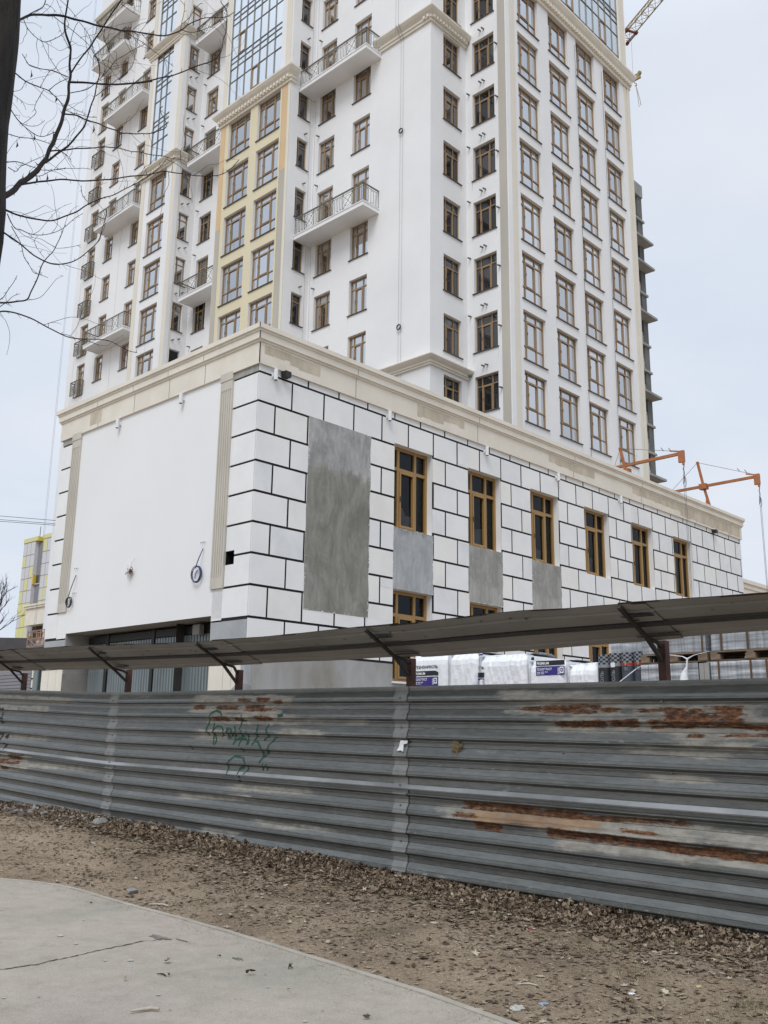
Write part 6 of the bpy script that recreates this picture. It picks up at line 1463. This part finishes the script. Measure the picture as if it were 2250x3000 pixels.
davit(24.5,-1.40,11.88,2.3,(.87,11.87),(1.07,12.95),'orange cross shaped roof outrigger standing against the sky at the end of the podium',(.65,10.95))

# ------------------------------------------------------------------ UNFINISHED TOWER AND LOW WING
UX=60; UE2=84.0
UT=thing('unfinished_building','raw concrete frame of an unfinished tower with open floors, behind the white tower','building',(UX,32,0),FB)
M['raw']=mat('raw_concrete',(.36,.355,.34),.95,var=.3,vs=.5,bump=.2,bs=5,detail=10); M['raw_dk']=mat('raw_concrete_dark',(.16,.165,.16),.95,var=.3,vs=.6,detail=8)  # second, darker concrete tone for the column and core wall
FL=[(62.64,0),(59.3,1),(56.0,1),(52.9,0),(49.6,1),(46.4,0),(43.1,0),(39.8,1),(36.5,0),(33.2,0),(30.0,1),(26.7,0),(23.4,0),(20.1,0)]
for z,w in FL:
    b=MB(); b.box(UX,UE2,32.0 if w else 33.0,46,z-.26,z); b.build('floor_slab',M['raw'],UT,(72,32.5,z))
b=MB(); b.box(UX,UE2-.2,33,46,65.7,67.35); b.build('roof_beam',M['raw'],UT,(72,33,65.7))
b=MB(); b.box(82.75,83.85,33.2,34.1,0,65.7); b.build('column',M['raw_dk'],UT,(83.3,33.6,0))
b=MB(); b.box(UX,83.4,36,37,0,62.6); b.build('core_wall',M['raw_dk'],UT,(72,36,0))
M['aerated']=mat('block_infill',(.50,.49,.47),.9,var=.25,vs=3)
ru=random.Random(4)
for (z1,w1),(z0,w0) in zip(FL,FL[1:]):
    if z1>60: continue
    b=MB(); n=8; a,c=z0,z1-.26
    for i in range(n):
        ex=82.45+max(0,(n*.5-i))*.22*(0 if w1 and w0 else 1)+ru.uniform(-.06,.06)
        b.box(UX,ex,33.3,33.6,lerp(a,c,i/n)+.004,lerp(a,c,(i+1)/n)-.012)
    b.build('block_infill',M['aerated'],UT,(72,33.4,z0))
LW=thing('low_wing','low side building with a cream cornice just showing beyond the podium end','building',(36.9,5,0),FB)
b=MB(); b.box(36.9,60,5,20,0,9.5); b.build('wall',M['white'],LW,(36.9,5,0))
b=MB(); b.sweep([(0,9.1),(.06,9.1),(.06,9.5),(.12,9.55),(.12,9.75),(.2,9.8),(.2,10.0),(0,10.02)],[lambda o:(36.9-o,20),lambda o:(36.9-o,5-o),lambda o:(60,5-o)]); b.build('cornice',M['stone'],LW,(36.9,5,0))

# ------------------------------------------------------------------ TOWER CRANE
CR=thing('tower_crane','lattice tower crane with a yellow jib and red trolley, reaching out from behind the tower','crane',(19.2,117,0),FW)
d=Vector((.327,-.945,0)); pr_=Vector((.945,.327,0)); o0=Vector((27.2,93.05,0))
def JP(t,p,z): return o0+d*t+pr_*p+Vector((0,0,z))
j0,j1=-24,16; b=MB(); st=1.25; n=int((j1-j0)/st)
for p,z in ((-.52,80),(.52,80),(0,81.25)): b.bar(JP(j0,p,z),JP(j1,p,z),.10)
for i in range(n):
    a=j0+i*st; m_=a+st/2; e=a+st
    for p in (-.52,.52): b.bar(JP(a,p,80),JP(m_,0,81.25),.05); b.bar(JP(m_,0,81.25),JP(e,p,80),.05)
    b.bar(JP(a,-.52,80),JP(a,.52,80),.05); b.bar(JP(a,-.52,80),JP(e,.52,80),.035)
b.build('jib',M['crane_y'],CR,(19.2,117,0))
b=MB()
for t in (-.9,.9):
    b.bar(JP(t,-.62,79.9),JP(t,.62,79.9),.14)
    for p in (-.6,.6): b.tube([JP(t-.16,p,79.95),JP(t+.16,p,79.95)],.20,8); b.bar(JP(t,p,79.9),JP(t,p,80.3),.1)
for p in (-.6,.6): b.bar(JP(-.9,p,79.85),JP(.9,p,79.85),.1)
b.bar(JP(-.9,-.5,79.6),JP(-1.4,-.9,79.6),.09)
b.build('trolley',M['crane_red'],CR,(19.2,117,0))
b=MB()
for p in (-.45,.42): b.tube([JP(p*1.5,p*.2,79.9),JP(p*.9,p*.55,74.9)],.014,4)
for p in (-.2,.3): b.bar(JP(-14,-1.2+p,88),JP(16,-1.3+p,80.5),.03)
b.build('cable',M['steel'],CR,(19.2,117,0))
HK=Vector((.55,.0,0)); JP0=JP; JP=lambda t,p,z: JP0(t*1.15,p*1.15,z)+HK
b=MB(); b.bar(JP(-.45,-.35,74.35),JP(.5,.35,74.6),.2,.72); b.tube([JP(-.42,-.25,74.75),JP(-.42,-.05,74.75)],.28,10); b.tube([JP(.45,.2,74.85),JP(.45,.4,74.85)],.28,10)
b.tube([JP(0,0,74.2),JP(0,0,73.85),JP(.16,.1,73.68),JP(.05,.2,73.55),JP(-.1,.1,73.6)],.05,6)
b.tube([JP(.05,.1,73.6),JP(.2,.25,72.3),JP(.35,.3,71.3),JP(.4,.32,70.75)],.035,4); b.tube([JP(.05,.12,73.6),JP(.12,.2,72.2),JP(.2,.22,71.0),JP(.3,.2,70.6)],.03,4)
b.build('hook_block',M['crane_y'],CR,(19.2,117,0))
b=MB(); cx,cy=19.2,117
for sx in (-.8,.8):
    for sy in (-.8,.8): b.bar((cx+sx,cy+sy,0),(cx+sx,cy+sy,86),.14)
for i in range(43):
    z=i*2
    for a,c in (((-.8,-.8),(.8,-.8)),((.8,-.8),(.8,.8)),((.8,.8),(-.8,.8)),((-.8,.8),(-.8,-.8))): b.bar((cx+a[0],cy+a[1],z),(cx+c[0],cy+c[1],z+2),.07)
b.build('mast',M['crane_y'],CR,(19.2,117,0))

# ------------------------------------------------------------------ FAR LEFT: PANELLED BUILDING, CRADLE, LOW BUILDINGS, WIRES
M['pan_w']=mat('white_panel_far',(.60,.60,.62),.7); M['pan_y']=mat('pale_yellow_panel',(.66,.64,.30),.7); M['pan_Y']=mat('strong_yellow',(.62,.45,.06),.7); M['siding']=mat('grey_siding',(.25,.25,.27),.7,var=.1,vs=2,stretch=(1,1,8)); M['dkwin']=glass('far_glass',(.04,.045,.05),.12,.6)
PX=45
PB=thing('panel_building','tall building clad in white and yellow panels with a grey siding strip, far left','building',(PX,103,0),FB)
bb=(PX,103,0); b=MB()
b.box(PX,PX+8,103.0,106.25,0,26.05); b.box(PX,PX+8,90,100.8,0,26.0); b.build('wall',M['pan_w'],PB,bb)
b=MB()
zs=[26.0,24.28,22.68,21.1,19.46,17.8,16.2,14.6,13,11.4,9.8,8.2,6.6,5]
for z in zs: b.box(PX-.03,PX+.01,103.02,106.22,z-.022,z+.022); b.box(PX-.03,PX+.01,90,100.75,z-.022,z+.022)
for v in (104.1,105.2,99.6,98.6,97.4): b.box(PX-.02,PX+.01,v-.012,v+.012,0,26)
b.build('panel_joint',M['siding'],PB,bb)
b=MB()
for k,(a,c) in enumerate(((None,None),(105.3,106.2),(103.05,103.9),(104.2,105.1),(105.3,106.2),(103.05,106.2),(103.05,105.2),(103.5,106.2),(103.05,106.2),(103.05,105.2),(103.5,106.2),(104,106.2))):
    if a: b.box(PX-.015,PX+.01,a,c,zs[k+1]+.05,zs[k]-.05)
for k,(a,c) in enumerate(((99.8,100.7),(None,None),(None,None),(98.5,99.2),(99.2,100.0),(99.8,100.7),(98,100.7),(98,100.7),(98,100.7))):
    if a: b.box(PX-.015,PX+.01,a,c,zs[k+1]+.05,zs[k]-.05)
b.split('yellow_panel',M['pan_y'],PB,bb)
b=MB(); b.box(PX-.06,PX+8,102.4,106.3,26.05,26.62); b.box(PX-.06,PX+8,90,100.85,26.02,26.56,0); b.build('parapet',M['pan_y'],PB,bb)
b=MB(); b.box(PX+.02,PX+1.2,102.2,103.36,26.0,26.55,0); b.box(PX+.05,PX+.5,102.75,103.02,20.2,21.5,0); b.box(PX+.05,PX+.5,102.75,103.02,11.5,13.4,0); b.split('yellow_return',M['pan_Y'],PB,bb)
b=MB(); b.box(PX+.5,PX+8,100.8,103.0,0,25.8); b.build('siding_strip',M['siding'],PB,bb)
b=MB()
for z0,z1 in ((20.25,21.4),(11.6,13.4)): b.box(PX+.42,PX+.49,100.9,102.75,z0,z1); 
b.split('window',M['dkwin'],PB)
b=MB()
for z0,z1 in ((20.25,21.4),(11.6,13.4)): b.box(PX+.38,PX+.44,101.3,101.4,z0,z1); b.box(PX+.30,PX+.5,100.85,102.8,z0-.08,z0)
b.split('window_frame',M['lamp'],PB)
b=MB(); b.tube([(PX+1,104.0,26.5),(PX+1,104.0,28.3)],.05,4); b.build('antenna',M['steel'],PB,bb)
EX=thing('entrance_block','beige side block with a cornice and dark opening, beneath the yellow panelled building','building',(40,88,0),FB)
b=MB(); b.box(40,44,83,93.4,13.6,15.6); b.box(39.8,44,82.8,93.6,15.6,15.85); b.box(39.7,44,82.7,93.7,15.85,16.05); b.build('lintel',M['stone'],EX,(40,88,0))
b=MB(); b.box(41,44,83,93.4,0,13.6); b.build('recess',M['interior'],EX,(40,88,0))
# suspended cradle hanging on its ropes
CD=thing('suspended_cradle','tan steel work cradle hanging on thin ropes left of the podium','cradle',(12,33.7,5.97),FB)
cb=(12,33.7,5.97); b=MB()
for v in (32.7,33.15,33.6,34.1,34.6):
    for u in (12,12.6): b.bar((u,v,5.97),(u,v,6.85),.05)
for z in (6.0,6.4,6.82):
    for u in (12,12.6): b.bar((u,32.7,z),(u,34.6,z),.05)
    for v in (32.7,34.6): b.bar((12,v,z),(12.6,v,z),.05)
for v in (32.7,33.6): b.bar((12,v,6.0),(12,v+.9,6.4),.03); b.bar((12,v+.9,6.0),(12,v,6.4),.03)
M['cradle']=mat('cradle_paint',(.42,.27,.19),.7,var=.3,vs=6); b.build('guard_rail',M['cradle'],CD,cb)
b=MB(); b.box(11.98,12.62,32.65,34.65,5.90,5.97); b.build('platform',M['steel'],CD,cb)
b=MB(); b.box(12.15,12.5,32.75,33.2,5.97,6.55); b.box(12.2,12.45,33.7,33.95,5.97,6.3); b.build('motor',M['lamp'],CD,cb)
b=MB()
for v in (34.02,34.16): b.tube([(12.1,v,6.5),(12.1,v+.02,30),(12.1,v+.05,62)],.006,4)
b.build('hoist_rope',M['steel'],CD,cb)
OB=thing('old_low_building','low dark roofed building behind bare branches at the far left','building',(-30,60,0),FW)
b=MB(); b.box(-40,-21.0,58,70,0,6.2); b.build('wall',M['concrete'],OB,(-30,60,0))
M['roofing']=mat('dark_roof',(.075,.072,.075),.8,var=.2,vs=2); b=MB(); b.box(-40.3,-20.7,57.6,70,6.2,6.95); b.build('roof',M['roofing'],OB,(-30,60,0))
SB=thing('site_shed','grey sided site shed showing between fence and canopy at the far left','shed',(10,31.5,0),FB)
b=MB(); b.box(10,13,29.72,36.5,0,4.42); b.build('wall',M['siding'],SB,(10,31.5,0))
b=MB()
for i in range(26): b.box(9.985,10,29.72,36.5,.17*i,.17*i+.012)
b.build('siding_seam',M['roofing'],SB,(10,31.5,0))
GW=thing('panel_wall','beige panelled wall with dark joints between the site shed and the podium','wall',(10,29,0),FB)
b=MB(); b.box(10.02,10.3,27.6,29.70,0,4.45); b.build('panel',M['stone'],GW,(10,29,0))
b=MB(); b.box(9.99,10.02,28.55,28.6,0,4.45); b.box(9.99,10.02,27.6,29.7,3.98,4.04); b.box(9.99,10.02,27.6,29.7,3.5,3.56); b.build('joint',M['groove'],GW,(10,29,0))
b=MB(); b.tube([(.12,9.35,0),(.12,9.35,3.3)],.11,12); tag(b.build('drain_pipe',M['zinc_gate'],None,(.12,9.35,0),FB),'shiny zinc drain pipe standing beside the left corner of the podium','pipe')
for p0,p1,lab in (((-60,19.5,9.75),(-10.5,39.2,9.97),'upper thin overhead wire left of the podium'),((-60,19.5,9.35),(-10.5,39.2,9.85),'middle thin overhead wire left of the podium'),((-60,19.5,9.1),(-10.5,39.2,9.80),'lowest thin overhead wire left of the podium')):
    b=MB(); P0_,P1_=Vector(p0),Vector(p1); b.tube([P0_.lerp(P1_,i/12)-Vector((0,0,.5*math.sin(math.pi*i/12)*.15)) for i in range(13)],.010,4)
    tag(b.build('overhead_wire',M['cable_dark'],None,p1,FW),lab,'wire','overhead wires')
b=MB(); b.tube([(-10.4,39.25,0),(-10.4,39.25,10.2)],[.14,.1],8); b.bar((-10.8,39.25,9.9),(-10.0,39.25,9.9),.08)
tag(b.build('utility_pole',M['steel'],None,(-10.4,39.25,0),FW),'pole carrying the overhead wires, hidden behind the podium','pole')
# bare bush / tree far left
def bare_tree(x,y,h,lean,label,seed,spread=.55,dens=5,name='bare_tree'):
    rr=random.Random(seed); t=thing(name,label,'tree',(x,y,0),FW)
    tr=MB(); br=MB()
    top=Vector((x+lean[0],y+lean[1],h)); bs_=Vector((x,y,0))
    pts=[bs_.lerp(top,i/6)+Vector((rr.uniform(-.15,.15),rr.uniform(-.1,.1),0))*(i>0) for i in range(7)]
    tr.tube(pts,[.16*(1-.75*i/6)+.01 for i in range(7)],8); tr.build('trunk',M['bark'],t,(x,y,0))
    def grow(p,dv,l,r,lev):
        q=[p]; dd=dv.copy()
        for i in range(4):
            dd=(dd+Vector((rr.uniform(-.3,.3),rr.uniform(-.3,.3),rr.uniform(-.12,.22)))).normalized(); q.append(q[-1]+dd*l/4)
        br.tube(q,[r,r*.85,r*.7,r*.55,r*.35],4 if lev>0 else 5,cap=False)
        if lev<3:
            for _ in range(dens-lev):
                k=rr.randint(1,4); nd=(dd+Vector((rr.uniform(-1,1),rr.uniform(-1,1),rr.uniform(-.5,.9)))*.9).normalized()
                grow(q[k],nd,l*rr.uniform(.45,.75),r*.5,lev+1)
    for i in range(2,7):
        for _ in range(2):
            a=rr.uniform(0,6.3); grow(pts[i],Vector((math.cos(a)*spread,math.sin(a)*spread,rr.uniform(.25,.9))).normalized(),h*rr.uniform(.18,.30),.04,0)
    br.build('crown',M['twig'],t,(x,y,0)); return t
bare_tree(-15.9,33.0,4.7,(2.5,.4),'leaning bare tree at the far left in front of the yellow panelled building',11)
bare_tree(-16.6,36.5,4.0,(-.3,0),'bare upright shrub at the left picture edge behind the canopy',12,.4,5)

# ------------------------------------------------------------------ NEAR TREE
NT=thing('thorn_tree','dark barked thorny bare tree at the left edge, branches across the sky','tree',tuple(TRUNK[-1][:2])+(0,),FW)
nb=(TRUNK[-1][0],TRUNK[-1][1],0)
b=MB(); n=26
tp=[Vector((TRUNK[0][0]-.03,TRUNK[0][1],9.0)),Vector((TRUNK[0][0]-.01,TRUNK[0][1],7.2))]+[Vector(q[:3]) for q in TRUNK]+[Vector((TRUNK[-1][0],TRUNK[-1][1],-.1))]
rr_=[.10,.13]+[q[3]-.012 for q in TRUNK]+[.25]
# resample finely and roughen
P_=[];Q_=[]
for i in range(len(tp)-1):
    m_=max(2,int((tp[i+1]-tp[i]).length/.06))
    for j in range(m_): t=j/m_; P_.append(tp[i].lerp(tp[i+1],t)); Q_.append(lerp(rr_[i],rr_[i+1],t))
i0=len(b.v)
for p,r in zip(P_,Q_):
    for j in range(n):
        a=2*math.pi*j/n; e=1+.11*noise.noise(Vector((math.cos(a)*3.2,math.sin(a)*3.2,p.z*1.6)))+.07*noise.noise(Vector((math.cos(a)*9,math.sin(a)*9,p.z*3)))
        b.v.append((p.x+r*e*math.cos(a),p.y+r*e*math.sin(a),p.z))
for k in range(len(P_)-1):
    for j in range(n): b.f.append((k*n+j,k*n+(j+1)%n,(k+1)*n+(j+1)%n,(k+1)*n+j)); b.m.append(0); b.sm.append(True)
b.build('trunk',M['bark'],NT,nb)
rt=random.Random(21)
def spline(pts,sub=5):
    out=[]
    for i in range(len(pts)-1):
        p0=pts[max(0,i-1)];p1=pts[i];p2=pts[i+1];p3=pts[min(len(pts)-1,i+2)]
        for s in range(sub):
            t=s/sub; out.append(.5*((2*p1)+(p2-p0)*t+(2*p0-5*p1+4*p2-p3)*t*t+(3*p1-p0-3*p2+p3)*t**3))
    out.append(pts[-1]); return out
crown=MB(); thorn=crown
for row in BR:
    pts=spline([Vector(q[:3]) for q in row]); rad=[]
    row=[q[:3]+[q[3]*(1.22 if q[3]<.006 else 1.0)+.0002] for q in row]
    for i in range(len(row)-1): rad+=[lerp(row[i][3],row[i+1][3],s/5) for s in range(5)]
    rad.append(row[-1][3])
    pts=[p+Vector((noise.noise(p*9),noise.noise(p*9+Vector((5,0,0))),noise.noise(p*9+Vector((0,7,0)))))*.008 for p in pts]
    crown.tube(pts,[max(.0011,r*(1+.15*noise.noise(p*25))) for p,r in zip(pts,rad)],7)
    L_=0
    for i in range(1,len(pts)):
        seg=(pts[i]-pts[i-1]); L_+=seg.length
        if L_>.04 and rad[i]<.016:
            L_=rt.uniform(-.03,.01); dv=seg.normalized(); sd=dv.cross(Vector((rt.gauss(0,1),rt.gauss(0,1),rt.gauss(0,1)))).normalized()
            l=rt.uniform(.010,.024)+rad[i]; thorn.tube([pts[i],pts[i]+sd*l+dv*l*.5],[max(.0018,rad[i]*.4),.0004],4,cap=False)
        if rt.random()<.13 and rad[i]>.0013 and len(row)>4:     # short side twigs
            dv=seg.normalized(); sd=(dv.cross(Vector((rt.gauss(0,1),rt.gauss(0,1),rt.gauss(0,1)))).normalized()+dv*.7).normalized(); q=[pts[i]]; l=rt.uniform(.06,.38)
            for k in range(5): sd=(sd+Vector((rt.gauss(0,.28),rt.gauss(0,.28),rt.gauss(0,.28)))).normalized(); q.append(q[-1]+sd*l/5)
            sp_=spline(q,3); crown.tube(sp_,[.0014-.0008*t_/len(sp_) for t_ in range(len(sp_))],4)
crown.build('branch',M['twig'],NT,nb)
pd_=MB()
for row_i,k in ((0,9),(17,3),(22,3),(23,2),(30,4),(0,5),(19,2),(26,1),(8,2)):
    q=Vector(BR[row_i][min(k,len(BR[row_i])-1)][:3])+Vector((rt.uniform(-.05,.05),0,-.02)); l=rt.uniform(.02,.045)
    pd_.tube([q,q+Vector((.004,0,-.02)),q+Vector((.006,.004,-.025-l*.4)),q+Vector((.0,.002,-.025-l))],[.0008,.0018,.0055,.001],6)
pd_.split('seed_pod',M['pod'],NT)

# ------------------------------------------------------------------ SKY, SUN, CAMERA
w=bpy.data.worlds.new('World'); scene.world=w; w.use_nodes=True
nt=w.node_tree; N=nt.nodes; L=nt.links; bg=N['Background']
SUN_EL,SUN_AZ=R(50),R(195)
sky=N.new('ShaderNodeTexSky'); sky.sky_type='NISHITA'; sky.sun_disc=False; sky.sun_elevation=SUN_EL; sky.sun_rotation=SUN_AZ; sky.air_density=1.0; sky.dust_density=3.0
hs=N.new('ShaderNodeHueSaturation'); hs.inputs['Saturation'].default_value=.30; L.new(sky.outputs['Color'],hs.inputs['Color'])
tc=N.new('ShaderNodeTexCoord')
sep=N.new('ShaderNodeSeparateXYZ'); L.new(tc.outputs['Generated'],sep.inputs[0])
# cloud deck: coordinates of a flat layer overhead
div=N.new('ShaderNodeVectorMath'); div.operation='DIVIDE'
zc_=N.new('ShaderNodeMath'); zc_.operation='ADD'; zc_.inputs[1].default_value=.22; 
mx_=N.new('ShaderNodeMath'); mx_.operation='MAXIMUM'; mx_.inputs[1].default_value=0; L.new(sep.outputs['Z'],mx_.inputs[0]); L.new(mx_.outputs[0],zc_.inputs[0])
cmb=N.new('ShaderNodeCombineXYZ')
for i in range(3): L.new(zc_.outputs[0],cmb.inputs[i])
L.new(tc.outputs['Generated'],div.inputs[0]); L.new(cmb.outputs[0],div.inputs[1])
cn=N.new('ShaderNodeTexNoise'); cn.inputs['Scale'].default_value=1.5; cn.inputs['Detail'].default_value=6; cn.inputs['Roughness'].default_value=.5; L.new(div.outputs[0],cn.inputs['Vector'])
cr=ramp(cn.outputs['Fac'],[(.3,SKYC[0]),(.5,SKYC[1]),(.7,SKYC[2])])
mx=N.new('ShaderNodeMix'); mx.data_type='RGBA'; mx.inputs[0].default_value=.88; L.new(hs.outputs[0],mx.inputs[6]); L.new(cr.outputs['Color'],mx.inputs[7])
# overcast luminance: brighter towards the zenith
gr_=N.new('ShaderNodeMapRange'); gr_.inputs[1].default_value=.62; gr_.inputs[2].default_value=1; gr_.inputs[3].default_value=1; gr_.inputs[4].default_value=1.9; L.new(sep.outputs['Z'],gr_.inputs[0])
mu=N.new('ShaderNodeMix'); mu.data_type='RGBA'; mu.blend_type='MULTIPLY'; mu.inputs[0].default_value=1; L.new(mx.outputs[2],mu.inputs[6]); L.new(gr_.outputs[0],mu.inputs[7])
L.new(mu.outputs[2],bg.inputs['Color']); bg.inputs['Strength'].default_value=.1
sl=bpy.data.lights.new('sun','SUN'); sl.energy=SUN_E; sl.angle=R(28); sl.color=(1,.985,.965)
so=bpy.data.objects.new('sun',sl); C.objects.link(so)
# light travels from the sky behind the camera's left shoulder
sd=Vector((math.sin(SUN_AZ)*math.cos(SUN_EL),math.cos(SUN_AZ)*math.cos(SUN_EL),math.sin(SUN_EL)))
so.rotation_euler=sd.to_track_quat('Z','Y').to_euler(); so.location=(0,-20,40)
cam=bpy.data.cameras.new('camera'); co_=bpy.data.objects.new('camera',cam); C.objects.link(co_)
cam.sensor_fit='VERTICAL'; cam.sensor_height=36; cam.lens=36*2766.128/3000; cam.clip_start=.05; cam.clip_end=3000
pitch,roll=.231210305,.0138515923
fw=Vector((0,math.cos(pitch),math.sin(pitch))); rt0=Vector((1,0,0)); up0=rt0.cross(fw)
r2=math.cos(roll)*rt0+math.sin(roll)*up0; u2=-math.sin(roll)*rt0+math.cos(roll)*up0
m=Matrix.Identity(4)
for i in range(3): m[i][0]=r2[i]; m[i][1]=u2[i]; m[i][2]=-fw[i]
m[0][3],m[1][3],m[2][3]=0,0,1.55
co_.matrix_world=m; scene.camera=co_
scene.view_settings.view_transform='Standard'; scene.view_settings.look='None'; scene.view_settings.exposure=.08; scene.view_settings.gamma=1
scene.cycles.max_bounces=6; scene.cycles.transparent_max_bounces=8; scene.cycles.use_denoising=True
